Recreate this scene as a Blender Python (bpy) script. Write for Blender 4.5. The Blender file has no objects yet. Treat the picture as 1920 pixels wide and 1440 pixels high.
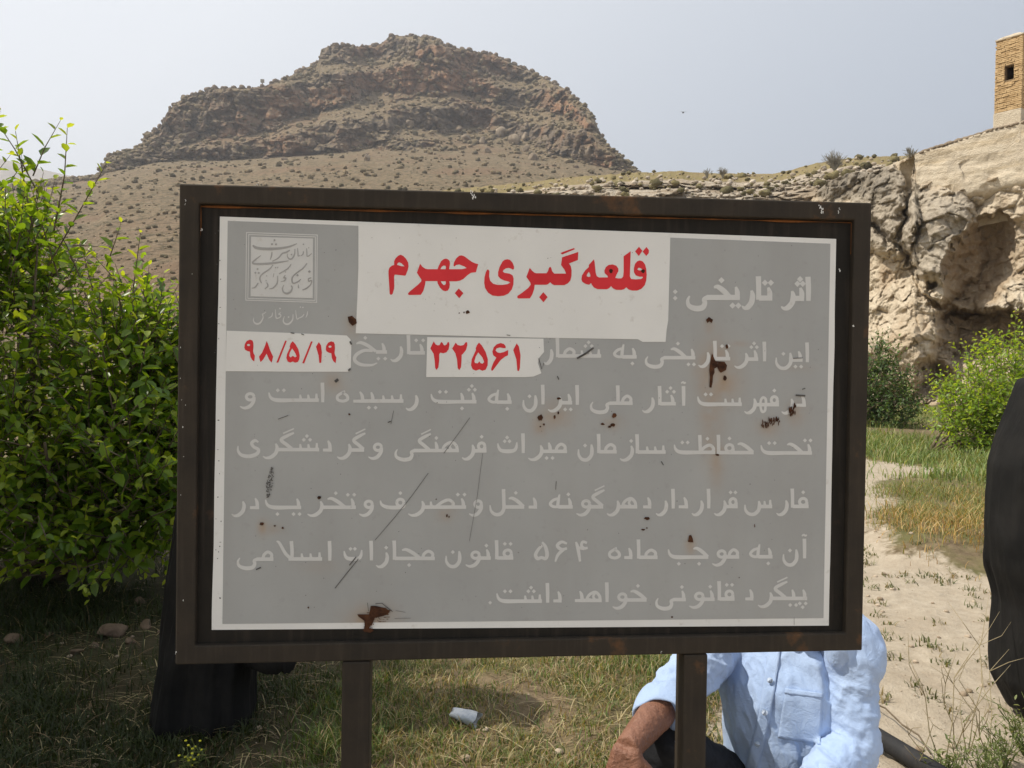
import bpy, bmesh, math, random
import numpy as np
from mathutils import Vector, Matrix, noise as mnoise
from mathutils.bvhtree import BVHTree
from mathutils.geometry import tessellate_polygon

SC = bpy.context.scene
COL = SC.collection
random.seed(7)
RNG = np.random.default_rng(11)

# ------------------------------------------------------------------ camera
F = 1450.0                                   # focal length in pixels of the 1920 px wide photograph
DOWN = np.array([-0.01494, 0.99979, 0.01407]); DOWN /= np.linalg.norm(DOWN)
ZW = -DOWN
YW = np.array([0, 0, 1.0]) - DOWN * DOWN[2]; YW /= np.linalg.norm(YW)
XW = np.cross(YW, ZW)
MW = np.stack([XW, YW, ZW])                  # camera (right, down, forward) -> world
CAM = np.array([0.0, 0.0, 1.4])

def ray(px, py):
    return MW @ np.array([(px - 960) / F, (py - 720) / F, 1.0])
def at(px, py, Y):                           # world point seen at a pixel, at forward distance Y
    d = ray(px, py)
    return CAM + d * (Y / d[1])
def gnd(px, py, z=0.0):                      # world point on the level z
    d = ray(px, py)
    return CAM + d * ((z - CAM[2]) / d[2])

cd = bpy.data.cameras.new('camera')
cd.sensor_width = 36.0; cd.lens = F / 1920 * 36.0
cd.clip_start = 0.05; cd.clip_end = 20000
cam = bpy.data.objects.new('camera', cd); COL.objects.link(cam)
r, u, b = MW @ np.array([1., 0, 0]), MW @ np.array([0, -1., 0]), MW @ np.array([0, 0, -1.])
cam.matrix_world = Matrix([[r[0], u[0], b[0], CAM[0]], [r[1], u[1], b[1], CAM[1]], [r[2], u[2], b[2], CAM[2]], [0, 0, 0, 1]])
SC.camera = cam

# ------------------------------------------------------------------ light
SUN_EL, SUN_AZ = math.radians(53), math.radians(-93.5)     # azimuth from the view direction, minus = left
world = bpy.data.worlds.new('World'); SC.world = world; world.use_nodes = True
wn = world.node_tree.nodes; wl = world.node_tree.links
bg = wn['Background']
sky = wn.new('ShaderNodeTexSky'); sky.sky_type = 'NISHITA'; sky.sun_disc = False
sky.sun_elevation = SUN_EL; sky.sun_rotation = SUN_AZ
sky.air_density = 1.0; sky.dust_density = 6.0; sky.ozone_density = 1.5; sky.altitude = 900
veil = wn.new('ShaderNodeMix'); veil.data_type = 'RGBA'; veil.inputs[0].default_value = 0.8   # milky dust haze, brighter around the sun
wtc = wn.new('ShaderNodeTexCoord'); wdot = wn.new('ShaderNodeVectorMath'); wdot.operation = 'DOT_PRODUCT'
wdot.inputs[1].default_value = (math.sin(SUN_AZ) * math.cos(SUN_EL), math.cos(SUN_AZ) * math.cos(SUN_EL), math.sin(SUN_EL))
wmr = wn.new('ShaderNodeMapRange'); wmr.inputs[1].default_value = -0.38; wmr.inputs[2].default_value = 0.48
aure = wn.new('ShaderNodeMix'); aure.data_type = 'RGBA'; aure.inputs[6].default_value = (2.4, 2.95, 3.75, 1); aure.inputs[7].default_value = (7.0, 7.2, 7.4, 1)
wl.new(wtc.outputs['Generated'], wdot.inputs[0]); wl.new(wdot.outputs['Value'], wmr.inputs[0]); wl.new(wmr.outputs[0], aure.inputs[0]); wl.new(aure.outputs[2], veil.inputs[7])
wl.new(sky.outputs[0], veil.inputs[6]); wl.new(veil.outputs[2], bg.inputs[0]); bg.inputs[1].default_value = 0.14
sl = bpy.data.lights.new('sun', 'SUN'); sl.energy = 4.9; sl.angle = math.radians(0.6); sl.color = (1, 0.93, 0.82)
so = bpy.data.objects.new('sun', sl); COL.objects.link(so)
sdir = Vector((math.sin(SUN_AZ) * math.cos(SUN_EL), math.cos(SUN_AZ) * math.cos(SUN_EL), math.sin(SUN_EL)))
so.rotation_euler = sdir.to_track_quat('Z', 'Y').to_euler(); so.location = (-20, -5, 30)
SC.view_settings.view_transform = 'Standard'; SC.view_settings.look = 'None'
SC.view_settings.gamma = 1; SC.view_settings.exposure = 0.05
SC.cycles.max_bounces = 6; SC.cycles.transparent_max_bounces = 6

# ------------------------------------------------------------------ helpers: objects
def tag(o, label=None, cat=None, group=None, kind=None):
    if label: o['label'] = label
    if cat: o['category'] = cat
    if group: o['group'] = group
    if kind: o['kind'] = kind
    return o
def empty(name, loc=(0, 0, 0), rz=0.0):
    o = bpy.data.objects.new(name, None); COL.objects.link(o)
    o.location = loc; o.rotation_euler = (0, 0, rz); o.empty_display_size = 0.2
    return o
def link(name, me, mat=None, parent=None, smooth=False):
    o = bpy.data.objects.new(name, me); COL.objects.link(o)
    if mat: me.materials.append(mat)
    if parent: o.parent = parent
    if smooth:
        me.polygons.foreach_set('use_smooth', np.ones(len(me.polygons), bool))
    me.update()
    return o
def mesh(name, V, Fc, mat=None, parent=None, smooth=False, col=None, attr=None):
    """V (n,3) array, Fc = (m,4) / (m,3) array or list of tuples; col = per-vertex rgb"""
    me = bpy.data.meshes.new(name)
    V = np.asarray(V, np.float32)
    if isinstance(Fc, np.ndarray):
        m, k = Fc.shape
        me.vertices.add(len(V)); me.vertices.foreach_set('co', V.ravel())
        me.loops.add(m * k); me.loops.foreach_set('vertex_index', Fc.astype(np.int32).ravel())
        me.polygons.add(m); me.polygons.foreach_set('loop_start', np.arange(0, m * k, k, dtype=np.int32))
        me.update(calc_edges=True); me.validate()
    else:
        me.from_pydata([tuple(map(float, v)) for v in V], [], [tuple(f) for f in Fc])
    if col is not None:
        c = np.ones((len(V), 4), np.float32); c[:, :3] = col
        a = me.attributes.new('Col', 'FLOAT_COLOR', 'POINT'); a.data.foreach_set('color', c.ravel())
    for k_, v_ in (attr or {}).items():
        a = me.attributes.new(k_, 'FLOAT', 'POINT'); a.data.foreach_set('value', np.asarray(v_, np.float32))
    return link(name, me, mat, parent, smooth)
def grid_faces(nr, nc, wrap=False):
    i = np.arange(nr - 1)[:, None]; n = nc if wrap else nc - 1
    j = np.arange(n)[None, :]; j2 = (j + 1) % nc
    return np.stack([i * nc + j, i * nc + j2, (i + 1) * nc + j2, (i + 1) * nc + j], -1).reshape(-1, 4)
class MB:                                     # collects boxes and tubes into one mesh
    def __init__(s): s.v = []; s.f = []
    def add(s, V, Fc):
        n = len(s.v); s.v += [tuple(map(float, v)) for v in V]; s.f += [tuple(int(i) + n for i in f) for f in Fc]
    def box(s, lo, hi, M=None):
        V = [Vector((x, y, z)) for z in (lo[2], hi[2]) for y in (lo[1], hi[1]) for x in (lo[0], hi[0])]
        if M: V = [M @ v for v in V]
        s.add(V, [(0, 2, 3, 1), (4, 5, 7, 6), (0, 1, 5, 4), (2, 6, 7, 3), (0, 4, 6, 2), (1, 3, 7, 5)])
    def tube(s, P, R, n=8, cap=True):
        V, Fc = tube(P, R, n, cap); s.add(V, Fc)
    def build(s, name, mat=None, parent=None, smooth=False, bevel=0):
        o = mesh(name, np.array(s.v), s.f, mat, parent, smooth)
        if bevel:
            b_ = o.modifiers.new('bevel', 'BEVEL'); b_.width = bevel; b_.segments = 2; b_.limit_method = 'ANGLE'
        return o
def tube(P, R, n=8, cap=True):
    """loft of ellipses along P; R = list of r or (rx, ry)"""
    P = [Vector(p) for p in P]; V = []; Fc = []
    t0 = (P[1] - P[0]).normalized()
    ref = Vector((0, 0, 1)) if abs(t0.z) < 0.9 else Vector((0, 1, 0))
    a = t0.cross(ref).normalized()
    for i, p in enumerate(P):
        t = ((P[min(i + 1, len(P) - 1)] - p).normalized() + (p - P[max(i - 1, 0)]).normalized())
        t = t.normalized() if t.length > 1e-6 else t0
        a = (a - t * a.dot(t)).normalized(); c = t.cross(a)
        rr = R[i] if isinstance(R, (list, tuple)) else R
        rx, ry = rr if isinstance(rr, (list, tuple)) else (rr, rr)
        for k in range(n):
            w = 2 * math.pi * k / n
            V.append(p + a * (rx * math.cos(w)) + c * (ry * math.sin(w)))
    for i in range(len(P) - 1):
        for k in range(n):
            k2 = (k + 1) % n
            Fc.append((i * n + k, i * n + k2, (i + 1) * n + k2, (i + 1) * n + k))
    if cap:
        Fc.append(tuple(range(n - 1, -1, -1))); m = (len(P) - 1) * n
        Fc.append(tuple(range(m, m + n)))
    return V, Fc

# ------------------------------------------------------------------ helpers: noise (numpy)
def _h(ix, iy, iz, seed):
    h = (ix.astype(np.int64) * 374761393 + iy.astype(np.int64) * 668265263 + iz.astype(np.int64) * 2147483647 + seed * 974711) & 0xFFFFFFFF
    h = ((h ^ (h >> 13)) * 1274126177) & 0xFFFFFFFF
    h = ((h ^ (h >> 16)) * 2246822519) & 0xFFFFFFFF
    return ((h ^ (h >> 15)) & 0xFFFFFF) / float(0xFFFFFF)
def vnoise(P, seed=0):                        # smooth value noise in -1..1
    P = np.asarray(P, float); i = np.floor(P).astype(np.int64); f = P - i; f = f * f * f * (f * (f * 6 - 15) + 10)
    out = 0
    for dx in (0, 1):
        for dy in (0, 1):
            for dz in (0, 1):
                w = (f[..., 0] if dx else 1 - f[..., 0]) * (f[..., 1] if dy else 1 - f[..., 1]) * (f[..., 2] if dz else 1 - f[..., 2])
                out = out + w * _h(i[..., 0] + dx, i[..., 1] + dy, i[..., 2] + dz, seed)
    return out * 2 - 1
def fbm(P, oct=4, seed=0, gain=0.5, ridged=False):
    P = np.asarray(P, float); a = 1.0; s = 0; t = 0
    for o in range(oct):
        n = vnoise(P * (2.03 ** o) + 17.3 * o, seed + o)
        if ridged: n = 1 - 2 * np.abs(n)
        s = s + a * n; t += a; a *= gain
    return s / t
def cells(P, seed=0):                         # Worley: distance to nearest, second nearest, id of nearest
    P = np.asarray(P, float); i = np.floor(P).astype(np.int64)
    d1 = np.full(P.shape[:-1], 9.0); d2 = d1.copy(); cid = np.zeros(P.shape[:-1])
    for dx in (-1, 0, 1):
        for dy in (-1, 0, 1):
            for dz in (-1, 0, 1):
                a, b_, c = i[..., 0] + dx, i[..., 1] + dy, i[..., 2] + dz
                q = np.stack([a + _h(a, b_, c, seed), b_ + _h(a, b_, c, seed + 1), c + _h(a, b_, c, seed + 2)], -1)
                d = np.sqrt(((P - q) ** 2).sum(-1)); k = _h(a, b_, c, seed + 3)
                nearer = d < d1
                d2 = np.where(nearer, d1, np.minimum(d2, d)); cid = np.where(nearer, k, cid); d1 = np.where(nearer, d, d1)
    return d1, d2, cid
def sstep(a, b_, x):
    t = np.clip((x - a) / (b_ - a), 0, 1); return t * t * (3 - 2 * t)

# ------------------------------------------------------------------ helpers: materials
class NT:
    def __init__(s, name):
        s.m = bpy.data.materials.new(name); s.m.use_nodes = True
        s.t = s.m.node_tree; s.n = s.t.nodes; s.bsdf = s.n['Principled BSDF']; s.out = s.n['Material Output']
    def node(s, typ, ins=None, **props):
        n = s.n.new(typ)
        for k, v in props.items(): setattr(n, k, v)
        for k, v in (ins or {}).items(): s.set(n.inputs[k], v)
        return n
    def set(s, sock, v):
        if isinstance(v, bpy.types.NodeSocket): s.t.links.new(v, sock)
        elif isinstance(v, bpy.types.Node): s.t.links.new(v.outputs[0], sock)
        elif isinstance(v, (tuple, list)) and sock.type == 'RGBA' and len(v) == 3: sock.default_value = (*v, 1)
        else: sock.default_value = v
    def coord(s, scale=(1, 1, 1), kind='Object'):
        tc = s.node('ShaderNodeTexCoord')
        return s.node('ShaderNodeMapping', {'Vector': tc.outputs[kind], 'Scale': scale}).outputs[0]
    def noise(s, vec, scale, detail=5, rough=0.55, dist=0.0):
        return s.node('ShaderNodeTexNoise', {'Vector': vec, 'Scale': scale, 'Detail': detail, 'Roughness': rough, 'Distortion': dist}).outputs[0]
    def ramp(s, fac, a, b_, lo=0.0, hi=1.0):
        return s.node('ShaderNodeMapRange', {0: fac, 1: a, 2: b_, 3: lo, 4: hi}, clamp=True).outputs[0]
    def mix(s, fac, a, b_, blend='MIX'):
        n = s.node('ShaderNodeMix', None, data_type='RGBA', blend_type=blend)
        s.set(n.inputs[0], fac); s.set(n.inputs[6], a); s.set(n.inputs[7], b_)
        return n.outputs[2]
    def math(s, op, a, b_=0.0):
        n = s.node('ShaderNodeMath', None, operation=op); s.set(n.inputs[0], a); s.set(n.inputs[1], b_)
        return n.outputs[0]
    def attr(s, name, fac=False):
        n = s.node('ShaderNodeAttribute', None, attribute_name=name)
        return n.outputs['Fac'] if fac else n.outputs['Color']
    def bump(s, h, strength=0.4, dist=0.01):
        n = s.node('ShaderNodeBump', {'Height': h, 'Strength': strength, 'Distance': dist})
        s.t.links.new(n.outputs[0], s.bsdf.inputs['Normal']); return n
    def done(s, col=None, rough=None, metal=None, spec=None):
        if col is not None: s.set(s.bsdf.inputs['Base Color'], col)
        if rough is not None: s.set(s.bsdf.inputs['Roughness'], rough)
        if metal is not None: s.set(s.bsdf.inputs['Metallic'], metal)
        if spec is not None: s.set(s.bsdf.inputs['Specular IOR Level'], spec)
        return s.m
def varied(name, c1, c2, scale=6, rough=0.7, bump=0.3, bscale=40, bdist=0.004, spec=0.3, lo=0.35, hi=0.65):
    t = NT(name); v = t.coord()
    n = t.noise(v, scale, 6, 0.6)
    if bump: t.bump(t.noise(v, bscale, 5, 0.6), bump, bdist)
    return t.done(t.mix(t.ramp(n, lo, hi), c1, c2), rough, spec=spec)
def leaf_mat(name, trans=0.4, rough=0.4):
    t = NT(name); c = t.attr('Col')
    t.done(c, rough, spec=0.5)
    tl = t.node('ShaderNodeBsdfTranslucent', {'Color': t.mix(1.0, c, (1.7, 1.5, 0.5), 'MULTIPLY')})
    ms = t.node('ShaderNodeMixShader', {0: trans})
    t.t.links.new(t.bsdf.outputs[0], ms.inputs[1]); t.t.links.new(tl.outputs[0], ms.inputs[2])
    t.t.links.new(ms.outputs[0], t.out.inputs[0])
    return t.m

# ------------------------------------------------------------------ ground
def path_edges(y):
    L = np.interp(y, [0, 2.5, 3.5, 5, 7, 10, 13], [0.5, 0.65, 0.85, 1.3, 2.0, 3.2, 4.2])
    R = np.interp(y, [0, 3.4, 4.9, 5.6, 6.6, 7.5, 9.3, 10.0, 10.6, 11.6, 13.0], [6, 6, 4.6, 3.2, 3.15, 3.6, 4.5, 5.2, 6.4, 5.2, 4.2])
    return L, R
def sand_mask(x, y):
    P = np.stack([x, y, 0 * x], -1)
    n = fbm(P * 1.3, 4, 3) * 0.35 + fbm(P * 5, 3, 9) * 0.12
    L, R = path_edges(y)
    w = 0.12 + 0.03 * y
    return sstep(-w, w, x - L + n) * sstep(-w, w, R - x + n)
def gz(x, y):
    x = np.asarray(x, float); y = np.asarray(y, float)
    P = np.stack([x, y, 0 * x], -1)
    z = 0.05 * fbm(P * 0.7, 3, 21) + 0.018 * fbm(P * 4, 3, 5)
    s = sand_mask(x, y)
    z = z * (1 - 0.5 * s) + 0.012 * fbm(P * 11, 2, 6) - 0.02 * s
    z = z + 0.16 * sstep(5.4, 6.2, y) * sstep(2.6, 3.4, x) + 0.02 * np.maximum(y - 10, 0)
    return z
def gz1(x, y): return float(gz(np.array([x]), np.array([y]))[0])

rows = 1.1 * (1.0135 ** np.arange(285)); cols = np.linspace(-1.7, 1.7, 560)
gy = np.repeat(rows[:, None], len(cols), 1); gx = gy * cols[None, :]
gzv = gz(gx.ravel(), gy.ravel())
GV = np.stack([gx.ravel(), gy.ravel(), gzv], -1)
t = NT('soil and sand'); v = t.coord()
sand = t.attr('sand', True)
n1 = t.noise(v, 1.7, 6, 0.6); n2 = t.noise(v, 14, 6, 0.65); n3 = t.noise(v, 90, 4, 0.6)
sandc = t.mix(t.ramp(n2, 0.3, 0.7), (0.35, 0.29, 0.215), (0.46, 0.395, 0.305))
sandc = t.mix(t.ramp(n1, 0.5, 0.75), sandc, (0.34, 0.275, 0.20))
soil = t.mix(t.ramp(n2, 0.35, 0.65), (0.115, 0.085, 0.05), (0.24, 0.18, 0.11))
soil = t.mix(t.ramp(n1, 0.45, 0.62), soil, (0.12, 0.115, 0.045))
soil = t.mix(t.math('MULTIPLY', t.attr('shade_tone', True), 0.8), soil, (0.035, 0.034, 0.018))  # grove shade on the left ground, painted into the soil colour
edge = t.math('ADD', sand, t.math('MULTIPLY', t.math('SUBTRACT', n2, 0.5), 0.9))
c = t.mix(t.ramp(edge, 0.35, 0.65), soil, sandc)
c = t.mix(t.ramp(n3, 0.62, 0.75, 0, 0.5), c, (0.12, 0.09, 0.06))
t.bump(t.math('ADD', t.math('MULTIPLY', n2, 1.0), t.math('MULTIPLY', n3, 0.35)), 0.7, 0.03)
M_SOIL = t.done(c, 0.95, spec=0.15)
tag(mesh('ground', GV, grid_faces(len(rows), len(cols)), M_SOIL, smooth=True, attr={'sand': sand_mask(gx.ravel(), gy.ravel()), 'shade_tone': sstep(-.3, -1.0, gx.ravel() + .3 * fbm(np.stack([gx.ravel(), gy.ravel(), 0 * gx.ravel()], -1) * 1.5, 3, 90)) * sstep(9, 6, gy.ravel())}), kind='structure')
M_PLAIN = varied('dry plain earth', (0.34, 0.26, 0.18), (0.46, 0.37, 0.26), 0.4, 0.95, 0.5, 9, 0.05, 0.1)
k = 40; a = np.linspace(-1, 1, k); a = np.sign(a) * np.abs(a) ** 3 * 4500
X, Y = np.meshgrid(a, a)
tag(mesh('plain', np.stack([X.ravel(), Y.ravel(), np.full(X.size, -0.22)], -1), grid_faces(k, k), M_PLAIN), kind='structure')

# ------------------------------------------------------------------ mountain with its talus slope
def pw(pts):
    p = np.array(pts, float); return lambda x: np.interp(x, p[:, 0], p[:, 1])
y_top = pw([(-700, 395), (-200, 372), (0, 352), (100, 338), (184, 331), (192, 310), (205, 292), (245, 282), (266, 270), (270, 252), (300, 240),
            (312, 212), (330, 194), (345, 184), (368, 178), (395, 166), (470, 164), (505, 158), (540, 142), (580, 126), (598, 112), (602, 92), (625, 86),
            (640, 84), (690, 86), (715, 82), (732, 70), (745, 66), (785, 67), (815, 74), (832, 84), (870, 92), (925, 100), (945, 112), (1000, 135),
            (1030, 150), (1060, 168), (1085, 190), (1105, 207), (1115, 226), (1122, 245), (1140, 270), (1160, 290), (1180, 305), (1190, 318), (1200, 330),
            (1400, 345), (1900, 360), (2700, 390)])
y_base = pw([(-700, 405), (0, 362), (184, 336), (200, 322), (300, 304), (420, 301), (560, 292), (640, 287), (700, 283), (800, 284), (900, 290),
             (1000, 300), (1100, 308), (1190, 324), (1215, 335), (1400, 352), (2700, 400)])
U = np.concatenate([np.arange(-700, 0, 14), np.arange(0, 1230, 1.75), np.arange(1230, 2700, 18)])
NT_, NC_, NB_ = 210, 190, 26
yt, yb = y_top(U), y_base(U)
jit = (2.4 * fbm(np.stack([U / 16, 0 * U, 0 * U], -1), 4, 4) + 2.6 * (cells(np.stack([U / 13, 0 * U, 0 * U], -1), 7)[2] - .5)) * (np.abs(U - 690) < 500)
yt = np.minimum(yt, yb - 2)
hor = 700 + 0.0149 * (U - 960) - 0.3
D0 = 300 - 30 * np.clip((U - 690) / 500, -1, 1) ** 2
Ys, Ds = [], []
for i in range(NT_):                                   # talus: a plane in each column
    s = i / NT_; yy = 752 + (yb - 752) * s
    Ds.append(1 / (1 / 40 + (1 / D0 - 1 / 40) * s)); Ys.append(yy)
BANDS = [([(590, 84), (700, 60), (960, 100), (1010, 132)], [(590, 120), (660, 112), (740, 102), (850, 118), (960, 140), (1010, 150)]),
         ([(270, 235), (385, 168), (490, 166), (560, 156), (620, 138), (700, 126), (770, 121), (800, 116), (880, 120), (905, 148), (1000, 166), (1060, 176), (1120, 250)], [(270, 272), (300, 268), (420, 258), (500, 240), (570, 216), (640, 200), (700, 178), (770, 184), (880, 170), (920, 196), (1000, 204), (1060, 212), (1120, 268)]),
         ([(190, 300), (270, 281), (420, 272), (600, 240), (700, 218), (770, 206), (850, 188), (900, 200), (950, 226), (1010, 232), (1060, 240), (1190, 312)], [(190, 322), (300, 304), (450, 294), (600, 262), (640, 284), (700, 262), (770, 240), (850, 246), (900, 236), (950, 250), (1010, 262), (1060, 288), (1190, 324)]),
         ([(430, 288), (560, 270), (700, 262), (820, 256)], [(430, 300), (560, 292), (700, 276), (820, 268)]),
         ([(1000, 262), (1080, 250), (1120, 262), (1190, 310)], [(1000, 276), (1080, 296), (1120, 306), (1190, 325)])]
sv_ = np.linspace(0, 1, NC_)[:, None]; Yc = yb + (yt - yb) * sv_ + jit * sv_ ** 9
qn = np.stack([np.broadcast_to(U, Yc.shape) / 34, Yc / 34, 0 * Yc], -1); Yw = Yc + 13 * fbm(qn, 3, 8) + 9 * fbm(qn * 4.1, 4, 9); steep = np.zeros_like(Yc)
for tp, bt in BANDS:
    x0_, x1_ = tp[0][0], tp[-1][0]; en = sstep(x0_ - 10, x0_ + 25, U) * sstep(x1_ + 10, x1_ - 25, U); a_, b_ = pw(tp)(U), pw(bt)(U)
    steep = np.maximum(steep, en * sstep(a_ - 3, a_ + 3, Yw) * sstep(b_ + 4, b_ - 2, Yw))
och = np.zeros_like(Yc)
for cx_, cy_, rx_, ry_ in ((560, 188, 60, 24), (520, 205, 25, 25), (765, 150, 60, 32), (860, 148, 48, 30), (900, 165, 35, 30), (1070, 190, 40, 34), (640, 186, 34, 24), (1110, 240, 30, 30), (700, 150, 40, 25), (1130, 300, 30, 16)):
    och = np.maximum(och, np.exp(-(((U[None] - cx_) / rx_) ** 4 + ((Yw - cy_) / ry_) ** 4)))
och = och * steep
step_px = (yb - yt) / (NC_ - 1); rate = 1.0 * (1 - steep) + .05 * steep
cum = np.cumsum(rate * step_px, 0)
kk_ = np.exp(-(np.arange(-45, 46) / 20.0) ** 2); kk_ /= kk_.sum(); cum = np.stack([np.convolve(np.pad(r_, 45, mode='edge'), kk_, 'valid') for r_ in cum])   # ledges run sideways
for i in range(NC_): Ys.append(Yc[i]); Ds.append(D0 + cum[i])
Ys, Ds = np.array(Ys), np.array(Ds)
dirs = np.stack([(np.broadcast_to(U, Ys.shape) - 960) / F, (Ys - 720) / F, np.ones_like(Ys)], -1) @ MW.T
dirs = dirs / dirs[..., 1:2]
P0 = CAM + dirs * Ds[..., None]
cl = np.zeros_like(Ds); cl[NT_:] = (.25 + .75 * steep) * np.clip((yb - yt) / 40, 0, 1)
clm0 = np.zeros_like(Ds); clm0[NT_:] = steep
Pn = P0.copy(); Pn[..., 2] *= 0.8
d1, d2, cid = cells(np.stack([Pn[..., 0] / 7, Pn[..., 1] / 9, Pn[..., 2] / 6], -1), 5)
e1, e2, eid = cells(np.stack([Pn[..., 0] / 2.6, Pn[..., 1] / 4, Pn[..., 2] / 2.4], -1), 15)
big = fbm(P0 / np.array([22, 40, 60]), 3, 31, ridged=True)
strata = fbm(np.stack([P0[..., 0] / 60, P0[..., 1] / 60, P0[..., 2] / 3.2], -1), 3, 12)
vj = fbm(np.stack([P0[..., 0] / 5, P0[..., 1] / 30, P0[..., 2] / 26], -1), 4, 33, ridged=True)
dd = cl * (-5.5 * big - 1.4 * vj - 6.0 * (cid - 0.5) - 3.2 * (eid - 0.5) - 3.0 * fbm(P0 / np.array([7, 9, 5]), 4, 37, ridged=True) + 1.2 * np.exp(-((d2 - d1) / 0.12) ** 2) + 1.6 * strata + 1.5 * fbm(P0 / 5.0, 4, 35))
fade = np.ones(NT_ + NC_); fade[-6:] = np.linspace(1, 0.2, 6); fade[NT_:NT_ + 8] = np.linspace(0, 1, 8)
dd = dd * fade[:, None]
P1 = P0 + dirs * dd[..., None]
tz = (1 - cl) * (0.9 * fbm(P0 / np.array([16, 22, 40]), 5, 41) + 0.35 * fbm(P0 / 3.0, 3, 43)) * np.clip(Ds / 150, 0.3, 1.6)
f2 = np.ones(NT_ + NC_); f2[NT_ - 10:NT_] = np.linspace(1, 0, 10); f2[NT_:] = 0
P1[..., 2] += tz * f2[:, None]
back = []                                               # the far side drops away behind the skyline
for i in range(1, NB_):
    s = i / (NB_ - 1); p = P1[-1].copy()
    p += (dirs[-1] * np.array([1, 1, 0])) * (90 * s) ; p[:, 2] -= (p[:, 2] + 8) * s ** 1.8
    p[:, 2] += 2.5 * fbm(p / 12, 3, 77) * (s > 0.05) - 0.8
    back.append(p)
PM = np.concatenate([P1, np.array(back)], 0)
clm = np.concatenate([clm0, np.zeros((NB_ - 1, len(U)))], 0)
t = NT('mountain rock and dry scrub'); v = t.coord()
ck = t.attr('cliff', True)
geo = t.node('ShaderNodeNewGeometry'); sx = t.node('ShaderNodeSeparateXYZ', {0: geo.outputs['Normal']})
a1 = t.noise(v, 0.035, 5, 0.6); a2 = t.noise(v, 0.22, 6, 0.65); a3 = t.noise(v, 0.75, 6, 0.7)
sv = t.coord((0.02, 0.02, 0.5)); st = t.noise(sv, 1.0, 4, 0.6)
rock = t.mix(t.ramp(a2, 0.3, 0.7), (0.115, 0.09, 0.068), (0.25, 0.198, 0.145))
rock = t.mix(t.ramp(st, 0.45, 0.65, 0, 0.6), rock, (0.14, 0.118, 0.098))
rock = t.mix(t.ramp(a1, 0.47, 0.58, 0, 0.9), rock, t.mix(t.ramp(a2, 0.35, 0.6), (0.34, 0.19, 0.105), (0.20, 0.125, 0.08)))
soil = t.mix(t.ramp(a2, 0.3, 0.7), (0.20, 0.148, 0.09), (0.29, 0.222, 0.142))
soil = t.mix(t.ramp(a3, 0.47, 0.60, 0, 0.85), soil, (0.085, 0.078, 0.045)); soil = t.mix(t.ramp(a3, 0.36, 0.28, 0, 0.6), soil, (0.34, 0.28, 0.19))
soil = t.mix(t.ramp(a1, 0.5, 0.65, 0, 0.6), soil, (0.225, 0.145, 0.092))
rock = t.mix(t.math('MULTIPLY', t.attr('ochre', True), t.ramp(a2, .25, .6, .45, .95)), rock, t.mix(t.ramp(a3, .35, .65), (.30, .155, .085), (.37, .225, .135)))
flat = t.ramp(sx.outputs[2], 0.45, 0.75)
c = t.mix(t.math('MULTIPLY', ck, t.math('SUBTRACT', 1.0, t.math('MULTIPLY', flat, 0.85))), soil, rock)
t.bump(t.math('ADD', a3, t.math('MULTIPLY', a2, 0.6)), 0.9, 1.4)
M_MTN = t.done(c, 0.95, spec=0.1)
tag(mesh('mountain', PM.reshape(-1, 3), grid_faces(len(PM), len(U)), M_MTN, smooth=False, attr={'cliff': clm.ravel(), 'ochre': np.concatenate([np.zeros((NT_, len(U))), och, np.zeros((NB_ - 1, len(U)))], 0).ravel()}), kind='structure')

# scrub bushes dotted over the slope and ledges: too many to count
def ico(sub):
    bm = bmesh.new(); bmesh.ops.create_icosphere(bm, subdivisions=sub, radius=1.0)
    V = np.array([v_.co[:] for v_ in bm.verts]); Fc = np.array([[v_.index for v_ in f.verts] for f in bm.faces]); bm.free()
    return V, Fc
ICO1, ICOF1 = ico(1); ICO2, ICOF2 = ico(2); ICO3, ICOF3 = ico(3)
def blobs(name, pos, rad, cols, mat, squash=0.75, rough=0.35):
    V0, F0 = ICO2, ICOF2
    n = len(pos); V = np.repeat(V0[None], n, 0) * (1 + rough * (RNG.random((n, len(V0), 1)) * 2 - 1))
    V = V * rad[:, None, None]; V[..., 2] *= squash; V = V + pos[:, None, :]
    Fc = (F0[None] + (np.arange(n) * len(V0))[:, None, None]).reshape(-1, 3)
    c_ = np.repeat(cols[:, None, :], len(V0), 1).reshape(-1, 3)
    return mesh(name, V.reshape(-1, 3), Fc, mat, col=c_)
t = NT('grey green scrub'); v = t.coord(); t.bump(t.noise(v, 3, 4, 0.7), 0.8, 0.3)
M_SCRUB = t.done(t.attr('Col'), 0.95, spec=0.1)
n = 16000
ii = RNG.integers(20, NT_ + NC_ - 4, n); keep = (ii < NT_) | (RNG.random(n) > clm0[np.minimum(ii, NT_ + NC_ - 1), RNG.integers(50, 760, n)] * 0 + .12); ii = ii[keep]; n = len(ii)
jj = RNG.integers(50, 760, n)
on = (RNG.random(n) > .7 * clm0[ii, jj]) & (RNG.random(n) < .38 + .8 * sstep(-.25, .35, fbm(P1[ii, jj] / np.array([14, 25, 30]), 3, 66))); ii, jj = ii[on], jj[on]; n = len(ii)
pp = P1[ii, jj]; rr = pp[:, 1] / F * (1.3 + 4.2 * RNG.random(n) ** 2.2)
cc = np.array([0.135, 0.115, 0.07]) + (np.array([0.27, 0.21, 0.13]) - np.array([0.135, 0.115, 0.07])) * RNG.random((n, 1)) ** 1.3
pp = pp + np.stack([0 * rr, -0.4 * rr, 0.35 * rr], -1)
tag(blobs('scrub', pp, rr, cc, M_SCRUB), kind='stuff')

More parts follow.
